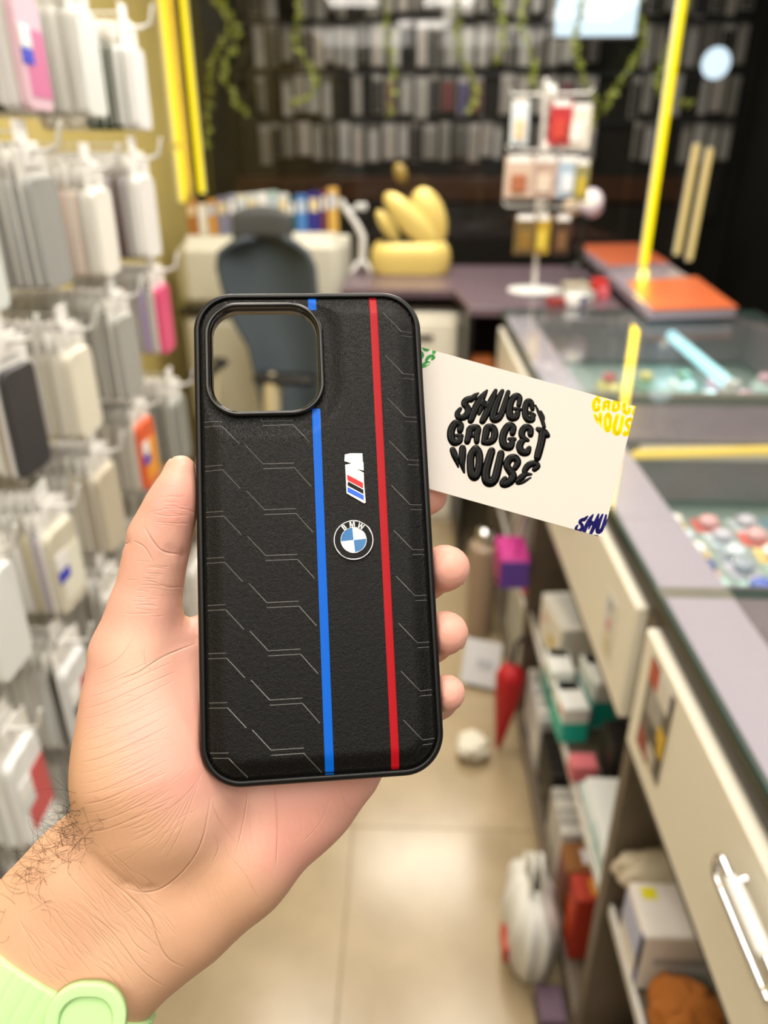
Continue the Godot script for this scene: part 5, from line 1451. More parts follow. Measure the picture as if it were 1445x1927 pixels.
# ---------------------------------------------------------------- the far end of the shop
func back_area() -> void:
	led_strip(Vector3(-1.112, 1.30, -4.262), 1.30, M["yellow_led"], "bright yellow vertical light strip in the left corner of the glass wall", Color(1.0, 0.84, 0.08), 0.16)
	led_strip(Vector3(0.968, 1.066, -3.26), 1.35, M["yellow_led"], "long yellow vertical light strip standing on the orange ledge", Color(1.0, 0.84, 0.08), 0.10)
	strip_reflection(Vector3(-1.146, 1.535, -4.0), 1.05, "upper yellow glowing stand-in for the corner strip reflected in the gold wall")  # glowing pieces added in place of reflections in the gold wall
	strip_reflection(Vector3(-1.146, 1.27, -4.0), 0.235, "short lower yellow glowing stand-in for the corner strip reflected in the gold wall")
	led_strip(Vector3(1.43, 1.00, -4.25), 0.53, M["pale_reflection"], "left one of two short pale gold stand-ins for strip reflections at the right glass pane", Color(1.0, 0.85, 0.5), 0.0, -0.02)  # added glowing bars where the glass reflects the yellow strip
	led_strip(Vector3(1.50, 0.97, -4.25), 0.54, M["pale_reflection"], "right one of two short pale gold stand-ins for strip reflections at the right glass pane", Color(1.0, 0.85, 0.5), 0.0, -0.02)
	# the raised ledge with orange boards, running off at an angle
	var lg := thing("raised_ledge", "plum laminate ledge raised behind the counter with two orange boards set in it", "ledge", Vector3(0, 0, 0))
	var b := MB.new()
	b.plate(PackedVector2Array([Vector2(0.737, 2.36), Vector2(1.021, 2.41), Vector2(1.20, 4.22), Vector2(0.868, 4.15)]), 0.0, 0.03, 0.003, Transform3D(Basis(Vector3.RIGHT, Vector3(0, 0, -1), Vector3.UP), Vector3(0, 1.03, 0)))
	obj("ledge_top", b, M["lilac_laminate"], lg)
	b = MB.new()
	b.plate(PackedVector2Array([Vector2(0.77, 2.60), Vector2(1.01, 2.60), Vector2(1.18, 4.18), Vector2(0.89, 4.12)]), 0.0, 1.03, 0.0, Transform3D(Basis(Vector3.RIGHT, Vector3(0, 0, -1), Vector3.UP), Vector3(0, 0.001, 0)))
	obj("ledge_body", b, M["plum_laminate"], lg)
	for q in [[Vector2(0.745, 2.355), Vector2(1.022, 2.40), Vector2(1.108, 3.03), Vector2(0.806, 2.90)], [Vector2(0.842, 3.33), Vector2(1.128, 3.43), Vector2(1.193, 4.18), Vector2(0.863, 4.12)]]:
		b = MB.new()
		b.plate(PackedVector2Array(q), 0.0, 0.004, 0.001, Transform3D(Basis(Vector3.RIGHT, Vector3(0, 0, -1), Vector3.UP), Vector3(0, 1.059, 0)))
		obj("orange_board", b, M["orange_board"], lg)
	# the plum work desk across the back
	var dk := thing("work_desk", "wide plum laminate work desk across the back of the shop", "desk", Vector3(0, 0, 0))
	b = MB.new()
	b.plate(PackedVector2Array([Vector2(-0.272, 2.98), Vector2(0.17, 2.98), Vector2(0.205, 2.62), Vector2(0.73, 2.62), Vector2(0.80, 3.66), Vector2(-0.272, 3.66)]), 0.0, 0.03, 0.003, Transform3D(Basis(Vector3.RIGHT, Vector3(0, 0, -1), Vector3.UP), Vector3(0, 0.986, 0)))
	obj("desk_top", b, M["plum_laminate"], dk)
	obj("side_panel", bx(Vector3(0.03, 0.985, 0.62), 0.002, Vector3(-0.252, 0.4925, -3.33)), M["plum_laminate"], dk)
	obj("back_panel", bx(Vector3(1.1, 0.985, 0.02), 0.002, Vector3(0.27, 0.4925, -3.63)), M["plum_laminate"], dk)
	obj("end_panel", bx(Vector3(0.02, 0.985, 0.5), 0.002, Vector3(0.215, 0.4925, -2.90)), M["black_plastic"], dk)
	var dr := thing("drawer_unit", "cream drawer unit under the left end of the plum desk", "drawer unit", Vector3(0.03, 0.0, -3.18))
	obj("body", bx(Vector3(0.34, 0.92, 0.36), 0.006, Vector3(0, 0.46, 0)), M["cream_front"], dr)
	for k in 3:
		var d := obj("drawer", bx(Vector3(0.32, 0.27, 0.016), 0.004, Vector3(0, 0.17 + 0.29 * k, 0.186)), M["cream_front"], dr)
		obj("pull", bx(Vector3(0.09, 0.018, 0.014), 0.003, Vector3(0.02, 0.25 + 0.29 * k, 0.20)), M["black_plastic"], d)
	box_thing("amber_parcel", "amber and red parcel stored at the end of the counter under the desk", "box", Vector3(0.262, 0.55, -2.66), Vector3(0.08, 0.28, 0.12), "8a4a1c", 0.0, "", [["n", 0.0, 0.75, 0.9, 0.4, "b3561a"], ["n", 0.0, 0.2, 0.9, 0.3, "c9b9c4"]])
	obj("parcel_shelf", bx(Vector3(0.09, 0.02, 0.3), 0.002, Vector3(0.265, 0.538, -2.75)), M["taupe_board"], dk)
	# small things on the right part of the desk
	box_thing("grey_gadget", "small grey gadget box on the plum desk before the card rack", "box", Vector3(0.60, 1.016, -2.76), Vector3(0.10, 0.035, 0.07), "b9bab6", 0.3)
	box_thing("white_gadget", "small white gadget box with a navy end by the counter corner", "box", Vector3(0.575, 1.016, -2.665), Vector3(0.07, 0.04, 0.05), "e3e3e0", -0.3, "", [["n", 0.35, 0.5, 0.25, 0.9, "2c3a6a"]])
	box_thing("red_gadget", "small dull red box next to the white gadget box", "box", Vector3(0.505, 1.016, -2.66), Vector3(0.06, 0.025, 0.05), "8c2f2a", 0.2)
	box_thing("red_box_by_ledge", "bright red box against the side of the ledge", "box", Vector3(0.715, 1.016, -2.93), Vector3(0.05, 0.05, 0.06), "c0221d", 0.1)
	box_thing("pink_box_by_ledge", "small pink box in front of the bright red one", "box", Vector3(0.70, 1.016, -2.80), Vector3(0.035, 0.04, 0.04), "d4606a", 0.1)
	box_thing("cream_box_by_ledge", "low cream box on the desk left of the bright red box", "box", Vector3(0.635, 1.016, -2.97), Vector3(0.09, 0.03, 0.09), "a9a08c", 0.1)
	card_rack(Vector3(0.475, 1.016, -2.95))
	speaker(Vector3(0.70, 1.06, -3.25))
	chair(Vector3(-0.52, 0.0, -2.95))
	bench()
	ornament(Vector3(0.0, 1.016, -3.42))
	phone_arm(Vector3(-0.213, 1.016, -3.40))
	vines()

func strip_reflection(at: Vector3, h: float, label: String) -> void:  # a reflection built as a glowing strip
	var o := led_strip(at, h, M["yellow_led"], label, Color.WHITE, 0.0)
	o.rotation.y = PI / 2

func card_rack(at: Vector3) -> void:
	var o := thing("card_rack", "white spinner rack with tiers of hanging packs on the plum desk", "rack", at)
	var b := MB.new()
	b.lathe([Vector2(0.0, 0.0), Vector2(0.10, 0.0), Vector2(0.10, 0.008), Vector2(0.02, 0.016), Vector2(0.0, 0.016)])
	obj("base", b, M["white_metal"], o)
	b = MB.new()
	b.tube([Vector3(0, 0.01, 0), Vector3(-0.02, 0.70, 0)], [0.009], 10)
	obj("pole", b, M["white_metal"], o)
	var k := 0
	for y in [0.66, 0.485, 0.30]:
		b = MB.new()
		for a in 4:
			var d := Vector3(cos(a * PI / 2 + 0.3), 0, sin(a * PI / 2 + 0.3))
			b.tube([Vector3(0, y, 0), d * 0.13 + Vector3(0, y, 0), d * 0.14 + Vector3(0, y + 0.014, 0)], [0.004], 6)
		b.lathe([Vector2(0.0, y - 0.03), Vector2(0.02, y - 0.03), Vector2(0.024, y), Vector2(0.02, y + 0.025), Vector2(0.0, y + 0.03)], Vector3.ZERO, 12)
		obj("tier", b, M["white_metal"], o)
	var packs := [[-0.11, 0.64, 0.06, "d3dde4", "top tier, left", "pale blue"], [0.03, 0.64, 0.075, "b8353a", "top tier, middle", "red"], [0.085, 0.63, 0.10, "e6dfd2", "top tier, right", "cream"], [-0.10, 0.47, 0.10, "c9b3a2", "middle tier, left", "tan"], [-0.01, 0.47, 0.09, "b89f92", "middle tier, middle", "rose brown"], [0.075, 0.47, 0.08, "a9bccf", "middle tier, right", "blue grey"], [0.12, 0.46, 0.05, "8f8a5c", "middle tier, outer right", "olive"], [-0.06, 0.28, 0.08, "6f5a32", "bottom tier, left", "brown"], [0.0, 0.28, 0.06, "b9992e", "bottom tier, middle", "mustard"], [0.07, 0.28, 0.06, "4a3426", "bottom tier, right", "dark brown"]]
	for p in packs:
		var t := thing("charm_card", "%s pack hanging on the spinner rack, %s" % [p[5], p[4]], "accessory", at + Vector3(p[0], p[1], 0.075 - 0.01 * (k % 3)), 0.0, "packs on the spinner rack")
		var dark: bool = p[1] < 0.4
		obj("card", bx(Vector3(p[2], 0.135, 0.004), 0.001, Vector3(0, -0.07, 0)), paint(p[3], 0.35), t)
		obj("charm", bx(Vector3(p[2] * 0.55, 0.06, 0.012), 0.004, Vector3(0, -0.09, 0.006)), paint(["e9c9a0", "c84a3c", "f0efe8", "a86a4a", "d9c9b8", "dfe6ee", "c9b23c", "8a6a2e", "d8c24a", "7a5a3a"][k], 0.3), t)
		obj("header", bx(Vector3(p[2] * 0.8, 0.02, 0.005), 0.001, Vector3(0, -0.012, 0)), paint("f1f0ee"), t)
		k += 1

func speaker(at: Vector3) -> void:
	var o := thing("speaker", "small white and lilac round speaker tilted on a dark foot on the ledge", "speaker", at)
	var b := MB.new()
	b.lathe([Vector2(0.0, 0.0), Vector2(0.05, 0.0), Vector2(0.05, 0.012), Vector2(0.014, 0.03), Vector2(0.012, 0.20), Vector2(0.0, 0.20)])
	obj("foot", b, M["black_plastic"], o)
	b = MB.new()
	b.lathe([Vector2(0.0, -0.05), Vector2(0.035, -0.05), Vector2(0.048, -0.03), Vector2(0.048, 0.03), Vector2(0.04, 0.042), Vector2(0.0, 0.046)], Vector3(0.02, 0.25, 0), 24, Basis(Vector3(1, 0, 0.3).normalized(), 1.2))
	obj("drum", b, paint("d9cfe0", 0.3), o)
	b = MB.new()
	b.lathe([Vector2(0.0, 0.044), Vector2(0.032, 0.044), Vector2(0.03, 0.052), Vector2(0.0, 0.054)], Vector3(0.02, 0.25, 0), 24, Basis(Vector3(1, 0, 0.3).normalized(), 1.2))
	obj("grille", b, paint("f2efe6", 0.3), o)
	b = MB.new()
	b.ball(Vector3(-0.055, 0.235, 0.01), Vector3(0.04, 0.035, 0.03), Basis(), 8)
	obj("soft_ear", b, paint("b7a183", 0.6), o)

func chair(at: Vector3) -> void:
	var o := thing("office_chair", "slate blue mesh office chair with headrest and black armrests", "chair", at)
	var wrap := func(p: Vector2, zz: float) -> Vector3:
		return Vector3(p.x, p.y, zz + 0.35 * p.x * p.x - 0.02)
	# back: outline traced in its own plane, bowed about the spine
	var rows := []
	var levels := [[0.50, 0.06, 0.11], [0.62, 0.045, 0.12], [0.72, 0.035, 0.13], [0.80, 0.03, 0.14], [0.90, 0.0, 0.165], [1.02, -0.022, 0.175], [1.10, -0.03, 0.18], [1.15, -0.035, 0.165], [1.185, -0.03, 0.12], [1.2, -0.02, 0.08]]
	for side in 2:
		rows = []
		for l in levels:
			var row := PackedVector3Array()
			for k in 13:
				var t := -1.0 + k / 6.0
				var x: float = l[1] + l[2] * t
				var z: float = 0.10 * t * t - 0.08 * sin((l[0] - 0.5) * 3.0) + (0.012 if side == 0 else -0.016)
				row.append(Vector3(x, l[0], z - (0.012 if absf(t) > 0.99 and side == 0 else 0.0)))
			rows.append(row)
		if side == 0:
			var b := MB.new()
			b.grid(rows, false, false, false)
			var rows2 := []
			for r in rows:
				var q := PackedVector3Array()
				for p in r: q.append(p - Vector3(0, 0, 0.026))
				rows2.append(q)
			b.grid(rows2, false, false, true)
			obj("backrest", b, M["slate_mesh"], o)
			var f := MB.new()
			var ring := []
			for r in rows: ring.append(r[0] - Vector3(0, 0, 0.013))
			for k in range(1, 13): ring.append(rows[rows.size() - 1][k] - Vector3(0, 0, 0.013))
			for k in range(rows.size() - 2, -1, -1): ring.append(rows[k][12] - Vector3(0, 0, 0.013))
			f.tube(ring, [0.014], 8)
			obj("back_frame", f, M["slate_mesh"], o)
	# headrest
	rows = []
	for j in 9:
		var v := -1.0 + j / 4.0
		var row := PackedVector3Array()
		for k in 24:
			var a := TAU * k / 24
			var ca := cos(a); var sa := sin(a)
			var x := 0.115 * signf(ca) * pow(absf(ca), 0.6)
			var z := 0.028 * signf(-sa) * pow(absf(sa), 0.8)
			var sh := sqrt(maxf(0.0, 1.0 - pow(absf(v), 5.0)))
			row.append(Vector3(-0.04 + x * (0.75 + 0.25 * sh), 1.238 + 0.062 * v + 0.018 * (1.0 - x * x * 70.0), -0.03 + z * sh + 1.2 * x * x))
		rows.append(row)
	var hb := MB.new()
	hb.grid(rows, true, false, false)
	obj("headrest", hb, M["slate_dark"], o)
	hb = MB.new()
	hb.tube([Vector3(0.03, 1.10, -0.10), Vector3(0.035, 1.18, -0.09), Vector3(0.03, 1.24, -0.06)], [0.022], 8)
	obj("headrest_post", hb, M["black_plastic"], o)
	# seat, arms, base
	obj("seat", bx(Vector3(0.48, 0.07, 0.46), 0.025, Vector3(0, 0.47, 0.22)), M["slate_mesh"], o)
	for s in [-1.0, 1.0]:
		var ab := MB.new()
		ab.box(Vector3(0.06 if s > 0 else -0.26, 0.735, 0.25 if s > 0 else 0.12), Vector3(0.24 if s > 0 else 0.08, 0.036, 0.085 if s > 0 else 0.24), 0.015, Basis(Vector3.UP, -0.15))
		var arm := obj("armrest", ab, M["black_plastic"], o)
		ab = MB.new()
		var axx := 0.0 if s > 0 else -0.26
		var azz := 0.25 if s > 0 else 0.12
		ab.tube([Vector3(axx, 0.47, azz), Vector3(axx, 0.60, azz), Vector3(axx + 0.01, 0.722, azz)], [0.034], 10)
		obj("arm_post", ab, M["cream_plastic"], arm)
	var cb := MB.new()
	cb.tube([Vector3(0, 0.10, 0.2), Vector3(0, 0.44, 0.2)], [0.028], 12)
	obj("gas_lift", cb, M["black_plastic"], o)
	var base := MB.new()
	for k in 5:
		var d := Vector3(cos(TAU * k / 5), 0, sin(TAU * k / 5))
		base.tube([Vector3(0, 0.10, 0.2), d * 0.28 + Vector3(0, 0.075, 0.2)], [0.024, 0.016], 8)
	var bs := obj("star_base", base, M["black_plastic"], o)
	for k in 5:
		var d := Vector3(cos(TAU * k / 5), 0, sin(TAU * k / 5)) * 0.28 + Vector3(0, 0.03, 0.2)
		var w := MB.new()
		w.lathe([Vector2(0.0, -0.018), Vector2(0.028, -0.018), Vector2(0.030, 0.0), Vector2(0.028, 0.018), Vector2(0.0, 0.018)], d, 14, Basis(Vector3(0, 0, 1), PI / 2))
		obj("caster", w, M["black_plastic"], bs)

func bench() -> void:
	var o := thing("bench", "cream upholstered bench with a padded back behind the office chair", "bench", Vector3(-0.66, 0.0, -3.55))
	obj("back_cushion", bx(Vector3(0.37, 0.30, 0.24), 0.05, Vector3(-0.185, 1.005, 0.06)), M["cream_leather"], o)
	obj("back_cushion", bx(Vector3(0.36, 0.31, 0.24), 0.05, Vector3(0.19, 1.015, 0.06)), M["cream_leather"], o)
	obj("back_board", bx(Vector3(0.76, 0.90, 0.08), 0.01, Vector3(0, 0.70, -0.09)), M["cream_leather"], o)
	obj("dark_rail", bx(Vector3(0.76, 0.03, 0.24), 0.004, Vector3(0, 0.845, 0.06)), M["dark_trim"], o)
	obj("lower_pad", bx(Vector3(0.74, 0.52, 0.22), 0.04, Vector3(0, 0.57, 0.07)), M["cream_leather"], o)
	for s in [-0.33, 0.33]:
		obj("foot", bx(Vector3(0.05, 0.31, 0.2), 0.006, Vector3(s, 0.156, 0.05)), M["dark_trim"], o)
	# things standing along the top of the back board
	var row := [["a5672a", "brown", 0.05, 0.145], ["d9d6ca", "white", 0.045, 0.13], ["c08a3a", "amber", 0.045, 0.15], ["77758f", "grey violet", 0.05, 0.16], ["8a8fa8", "blue grey", 0.04, 0.17], ["d8d5c4", "cream", 0.05, 0.17], ["c9d0d4", "silver", 0.05, 0.175], ["e2e4e6", "white", 0.045, 0.18], ["9fb8b4", "mint", 0.045, 0.185], ["c9ccce", "pale grey", 0.05, 0.175], ["1f4a44", "dark teal", 0.03, 0.16], ["3f74b8", "sky blue", 0.055, 0.17], ["221c7a", "navy", 0.06, 0.18], ["6a2f3a", "wine red", 0.03, 0.19], ["c9a04a", "gold", 0.05, 0.20]]
	var x := -0.365
	for k in row.size():
		var r: Array = row[k]
		var w: float = r[2]
		if x + w > 0.39: break
		var t := box_thing("boxed_gadget", "%s gadget box, %s from the left on top of the bench back" % [r[1], ["first", "second", "third", "fourth", "fifth", "sixth", "seventh", "eighth", "ninth", "tenth", "eleventh", "twelfth", "thirteenth", "fourteenth", "last"][k]], "box", Vector3(-0.66 + x + w / 2, 1.151, -3.64), Vector3(w - 0.006, r[3], 0.06), r[0], 0.0, "gadget boxes on top of the bench back")
		obj("label_panel", bx(Vector3((w - 0.006) * 0.7, r[3] * 0.3, 0.001), 0.0, Vector3(0, r[3] * 0.72, 0.0305)), paint(["d9c9a0", "e9e9ea", "b9c4d4"][k % 3]), t)
		x += w

func ornament(at: Vector3) -> void:
	var o := thing("gold_ornament", "gold ribbed planter with two big leaning gold petals and a gold bud on a wire", "ornament", at)
	var rows := []
	for p in [[0.0, 0.92], [0.01, 1.0], [0.06, 1.04], [0.10, 1.0], [0.125, 0.9], [0.13, 0.78]]:
		var row := PackedVector3Array()
		for k in 120:
			var a := TAU * k / 120
			var e := pow(pow(absf(cos(a)), 4.0) + pow(absf(sin(a)), 4.0), -0.25)
			var r: float = p[1] * e * (1.0 + 0.025 * cos(a * 40.0))
			row.append(Vector3(cos(a) * r * 0.165, p[0], -sin(a) * r * 0.10))
		rows.append(row)
	var b := MB.new()
	b.grid(rows, true, false, false)
	obj("ribbed_planter", b, M["gold_metal"], o)
	b = MB.new()
	b.plate(rrect(0.24, 0.14, 0.03, 4), 0.0, 0.012, 0.0, Transform3D(Basis(Vector3.RIGHT, -PI / 2), Vector3(0, 0.112, 0)))
	obj("soil", b, M["dark_trim"], o)
	for p in [[Vector3(0.0, 0.215, 0.05), Vector3(0.055, 0.155, 0.026), 0.80], [Vector3(0.075, 0.225, -0.01), Vector3(0.075, 0.125, 0.03), 0.35], [Vector3(-0.10, 0.19, 0.0), Vector3(0.03, 0.08, 0.02), 0.6]]:
		b = MB.new()
		b.ball(p[0], p[1], Basis(Vector3(0, 0, 1), p[2]), 14)
		obj("petal", b, M["gold_metal"], o)
	b = MB.new()
	b.tube([Vector3(0.0, 0.11, 0.0), Vector3(-0.01, 0.28, 0.0), Vector3(-0.04, 0.37, 0.0)], [0.004], 6)
	obj("wire", b, M["dark_trim"], o)
	b = MB.new()
	b.ball(Vector3(-0.048, 0.40, 0.0), Vector3(0.028, 0.042, 0.028), Basis(Vector3(0, 0, 1), 0.35), 12)
	obj("bud", b, paint("8a7434", 0.5), o)

func phone_arm(at: Vector3) -> void:
	var o := thing("phone_holder", "grey-white gooseneck phone holder on three legs beside the gold planter", "phone holder", at)
	var b := MB.new()
	for k in 3:
		var d := Vector3(cos(TAU * k / 3 + 0.5), 0, sin(TAU * k / 3 + 0.5)) * 0.05
		b.tube([Vector3(0, 0.06, 0), d + Vector3(0, 0.009, 0)], [0.012, 0.009], 8)
	obj("legs", b, M["white_metal"], o)
	b = MB.new()
	b.tube([Vector3(0, 0.05, 0), Vector3(0.005, 0.15, 0), Vector3(-0.02, 0.20, 0), Vector3(-0.06, 0.255, 0.0)], [0.017, 0.016, 0.014, 0.013], 10)
	obj("gooseneck", b, M["white_metal"], o)
	b = MB.new()
	b.box(Vector3(-0.075, 0.275, 0.0), Vector3(0.028, 0.055, 0.018), 0.005, Basis(Vector3(0, 0, 1), 0.6))
	b.box(Vector3(0.0, 0.27, 0.0), Vector3(0.05, 0.03, 0.018), 0.006)
	b.box(Vector3(-0.04, 0.262, 0.0), Vector3(0.075, 0.012, 0.012), 0.003)
	obj("clamp", b, paint("c9cccb", 0.35), o)

func vines() -> void:
	var rng := RandomNumberGenerator.new(); rng.seed = 23
	var runs := [
		["left corner, longest", [Vector3(-0.93, 2.45, -4.15), Vector3(-0.95, 2.18, -4.15), Vector3(-0.87, 2.02, -4.14), Vector3(-0.96, 1.90, -4.14), Vector3(-1.0, 1.72, -4.15), Vector3(-1.04, 1.50, -4.16)]],
		["left corner, curling outward", [Vector3(-0.95, 2.2, -4.1), Vector3(-0.83, 2.0, -4.08), Vector3(-0.90, 1.84, -4.08), Vector3(-0.86, 1.72, -4.08), Vector3(-0.80, 1.66, -4.08)]],
		["before the left pane", [Vector3(-0.55, 2.5, -4.15), Vector3(-0.55, 2.1, -4.15), Vector3(-0.56, 1.95, -4.15), Vector3(-0.48, 1.82, -4.14), Vector3(-0.50, 1.74, -4.14), Vector3(-0.60, 1.70, -4.14)]],
		["left of the pane joint", [Vector3(-0.12, 2.5, -4.15), Vector3(-0.13, 2.1, -4.15), Vector3(-0.10, 1.85, -4.15), Vector3(-0.11, 1.65, -4.15)]],
		["right of the pane joint", [Vector3(0.20, 2.5, -4.15), Vector3(0.20, 2.15, -4.15), Vector3(0.22, 1.92, -4.15), Vector3(0.30, 1.76, -4.15), Vector3(0.27, 1.66, -4.14)]],
		["above the spinner rack", [Vector3(0.56, 2.5, -4.12), Vector3(0.54, 2.2, -4.12), Vector3(0.50, 2.04, -4.12), Vector3(0.56, 1.88, -4.12), Vector3(0.58, 1.76, -4.12)]],
		["straight below the reflected panel", [Vector3(0.76, 2.5, -4.10), Vector3(0.77, 2.15, -4.1), Vector3(0.75, 1.98, -4.1), Vector3(0.79, 1.84, -4.1), Vector3(0.87, 1.70, -4.1), Vector3(0.85, 1.58, -4.1)]],
		["right side of the reflected panel", [Vector3(1.02, 2.5, -4.12), Vector3(1.03, 2.12, -4.12), Vector3(1.07, 1.95, -4.12), Vector3(1.02, 1.84, -4.12), Vector3(0.95, 1.74, -4.12), Vector3(0.93, 1.66, -4.12)]],
		["looping round the long yellow strip", [Vector3(1.28, 2.4, -4.1), Vector3(1.25, 2.1, -4.1), Vector3(1.19, 1.93, -4.1), Vector3(1.16, 1.82, -4.1), Vector3(1.20, 1.72, -4.1), Vector3(1.34, 1.70, -4.1)]],
		["behind the speaker, faint", [Vector3(0.36, 2.5, -4.14), Vector3(0.37, 2.2, -4.14), Vector3(0.42, 2.02, -4.14), Vector3(0.40, 1.88, -4.14)]]]
	var leaf: ArrayMesh
	var lb := MB.new()
	lb.grid([PackedVector3Array([Vector3(0, 0, 0), Vector3(0, 0, 0)]), PackedVector3Array([Vector3(-0.012, 0.010, 0.002), Vector3(0.012, 0.010, 0.002)]), PackedVector3Array([Vector3(-0.010, 0.022, 0.003), Vector3(0.010, 0.022, 0.003)]), PackedVector3Array([Vector3(-0.0005, 0.034, -0.003), Vector3(0.0005, 0.034, -0.003)])])
	leaf = lb.mesh()
	for r in runs:
		var o := thing("hanging_vine", "thin green artificial vine hanging at the glass wall, " + r[0], "vine", r[1][0], 0.0, "green vines hanging at the glass wall")
		var pts := []
		for p in r[1]: pts.append(p - r[1][0])
		var path := smooth_line(pts, 10)
		var b := MB.new()
		b.tube(path, [0.0022], 5)
		obj("stem", b, M["stem"], o)
		var mm := MultiMesh.new()
		mm.transform_format = MultiMesh.TRANSFORM_3D
		mm.mesh = leaf
		var xf := []
		for k in path.size() - 1:
			for j in 2:
				var p: Vector3 = path[k].lerp(path[k + 1], rng.randf())
				var bs := Basis.from_euler(Vector3(rng.randf_range(-0.7, 0.7), rng.randf() * TAU, rng.randf_range(-2.2, 2.2))).scaled(Vector3.ONE * rng.randf_range(0.6, 1.0))
				xf.append(Transform3D(bs, p))
		mm.instance_count = xf.size()
		for k in xf.size(): mm.set_instance_transform(k, xf[k])
		var mi := MultiMeshInstance3D.new()
		mi.name = "leaves"
		mi.multimesh = mm
		mi.material_override = M["leaf"]
		mi.set_meta("kind", "stuff")
		o.add_child(mi)


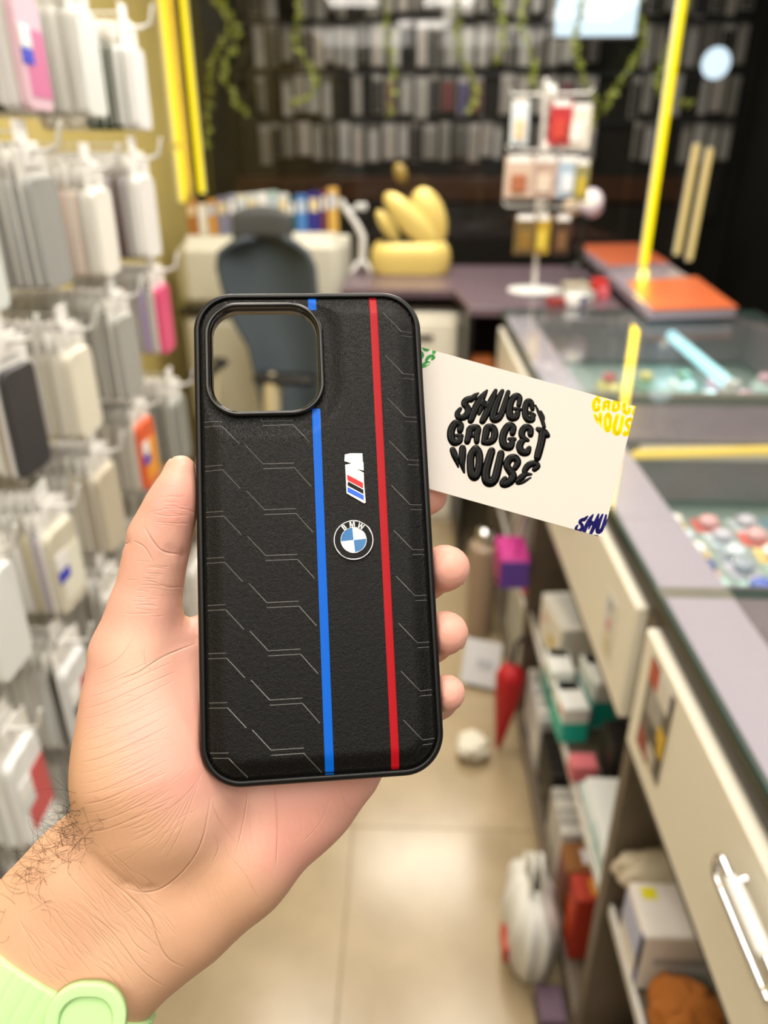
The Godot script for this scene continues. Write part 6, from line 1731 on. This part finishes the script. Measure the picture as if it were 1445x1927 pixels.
# ---------------------------------------------------------------- the dim room seen through the tinted glass
func beyond_glass() -> void:
	var rk := thing("far_rack", "dim rack wall of hanging packs beyond the tinted glass", "rack", Vector3(0, 0, -5.36))
	obj("board", bx(Vector3(3.1, 1.5, 0.03), 0.002, Vector3(0.45, 1.86, 0)), M["dark_wall"], rk)
	for k in 5:
		obj("rail", bx(Vector3(3.1, 0.022, 0.03), 0.002, Vector3(0.45, 1.47 + 0.262 * k + 0.19, 0.03)), paint("3a3b40", 0.4), rk)
	var bm := thing("brown_counter", "long brown wooden counter below the dim rack beyond the glass", "counter", Vector3(0.3, 0.0, -5.15))
	obj("top", bx(Vector3(2.8, 0.13, 0.3), 0.004, Vector3(0, 1.285, 0)), paint("5a3517", 0.5), bm)
	obj("front", bx(Vector3(2.8, 1.2, 0.24), 0.003, Vector3(0, 0.6, 0)), paint("2a2419", 0.6), bm)
	var rng := RandomNumberGenerator.new(); rng.seed = 5
	var cols := ["f2f0ea", "dcd9d0", "9a978e", "f7f5f0", "77746c", "c9c6bc", "efe6da", "5c5a54", "e6e3da", "b4b1a6", "302e2a", "d6cfc4"]
	var n := 0
	for r in 5:
		var x := -0.98
		var k := 0
		while x < 1.95:
			var w := rng.randf_range(0.05, 0.095)
			var col: String = cols[rng.randi() % cols.size()]
			if r == 1 and rng.randf() < 0.3: col = ["a86a76", "6a5f9a", "7a8a4a", "8f4a4a"][rng.randi() % 4]
			x += w * 0.5
			if not (x > 1.12 and x < 1.36) and rng.randf() > 0.10:
				var y: float = 1.47 + 0.262 * r + 0.19 + rng.randf_range(-0.015, 0.006)
				var p := Node3D.new()
				p.name = numbered("far_pack")
				add_child(p)
				p.position = Vector3(x, y, -5.30 + rng.randf_range(-0.02, 0.03))
				var t := rng.randf_range(0.19, 0.235)
				obj("card", bx(Vector3(w * 0.94, t, 0.004), 0.001, Vector3(0, -t / 2, 0)), paint(["e0ddd6", "bfbcb2", "94918a"][k % 3], 0.3), p)
				obj("case", bx(Vector3(w * 0.74, t * 0.8, 0.014), 0.003, Vector3(0, -t * 0.56, 0.006)), paint(col, 0.35), p)
				tag(p, "dim %s pack beyond the glass, %s from left, %s row" % [colour_word(col), ordinal(k), ["lowest", "fourth", "third", "second", "top"][r]], "package", "packs on the dim far rack")
				n += 1
			x += w * 0.5 + rng.randf_range(0.004, 0.02)
			k += 1
	var sg := thing("panel_reflection", "pale blue glowing square standing in for a ceiling panel reflected in the glass", "light", Vector3(0.96, 2.08, -4.72))  # glowing box added where the glass reflects a ceiling panel
	obj("frame", bx(Vector3(0.44, 0.44, 0.05), 0.006, Vector3(0, 0.18, -0.006)), M["white_metal"], sg)
	obj("glowing_face", bx(Vector3(0.42, 0.42, 0.012), 0.002, Vector3(0, 0.18, 0.018)), M["lamp_reflection"], sg)
	var al := AreaLight3D.new()
	al.name = "reflection_light"; al.area_size = Vector2(0.42, 0.42); al.light_color = Color(0.85, 0.95, 1.0); al.light_energy = 0.8; al.area_range = 8.0; al.area_attenuation = 2.0; al.shadow_enabled = true
	sg.add_child(al)
	al.position = Vector3(0, 0.18, 0.03); al.rotation.y = PI
	for k in 2:
		b_hanger(sg, -0.12 + 0.24 * k)
	var rd := thing("downlight_reflection", "round white glowing disc standing in for a downlight reflected in the right glass pane", "lamp", Vector3(1.63, 1.925, -4.72))  # glowing disc added for the reflection of a ceiling downlight
	var b := MB.new()
	b.lathe([Vector2(0.0, -0.012), Vector2(0.074, -0.012), Vector2(0.076, 0.0), Vector2(0.06, 0.012), Vector2(0.0, 0.016)], Vector3.ZERO, 32, Basis(Vector3.RIGHT, PI / 2))
	obj("glowing_face", b, M["lamp_reflection"], rd)
	b = MB.new()
	b.tube([Vector3(0, 0.0, -0.02), Vector3(0, 0.70, -0.02)], [0.005], 6)
	obj("rod", b, M["black_plastic"], rd)
	# an unseen lamp added to brighten the far rack
	var dl := thing("added_far_lamp", "unseen added light panel over the dim room beyond the glass", "ceiling light", Vector3(0.3, 2.62, -4.75))
	obj("frame", bx(Vector3(1.2, 0.03, 0.2), 0.004), M["white_metal"], dl)
	obj("diffuser", bx(Vector3(1.17, 0.01, 0.17), 0.002, Vector3(0, -0.016, 0)), M["far_glow"], dl)
	var l := AreaLight3D.new()
	l.name = "panel_light"; l.area_size = Vector2(1.17, 0.17); l.light_color = Color(1.0, 0.97, 0.92); l.light_energy = 0.8; l.area_range = 8.0; l.area_attenuation = 2.0; l.shadow_enabled = true
	dl.add_child(l); l.position = Vector3(0, -0.024, 0); l.rotation.x = -PI / 2

func b_hanger(o: Node3D, x: float) -> void:
	var b := MB.new()
	b.tube([Vector3(x, 0.40, 0), Vector3(x, 0.555, 0)], [0.004], 6)
	obj("hanger", b, M["steel"], o)

func ordinal(k: int) -> String:
	var tens := ["", "", "twenty", "thirty", "forty", "fifty"]
	var ones := ["", "first", "second", "third", "fourth", "fifth", "sixth", "seventh", "eighth", "ninth", "tenth", "eleventh", "twelfth", "thirteenth", "fourteenth", "fifteenth", "sixteenth", "seventeenth", "eighteenth", "nineteenth"]
	var v := k + 1
	if v < 20: return ones[v]
	if v % 10 == 0: return ["twentieth", "thirtieth", "fortieth", "fiftieth"][v / 10 - 2]
	return tens[v / 10] + "-" + ones[v % 10]
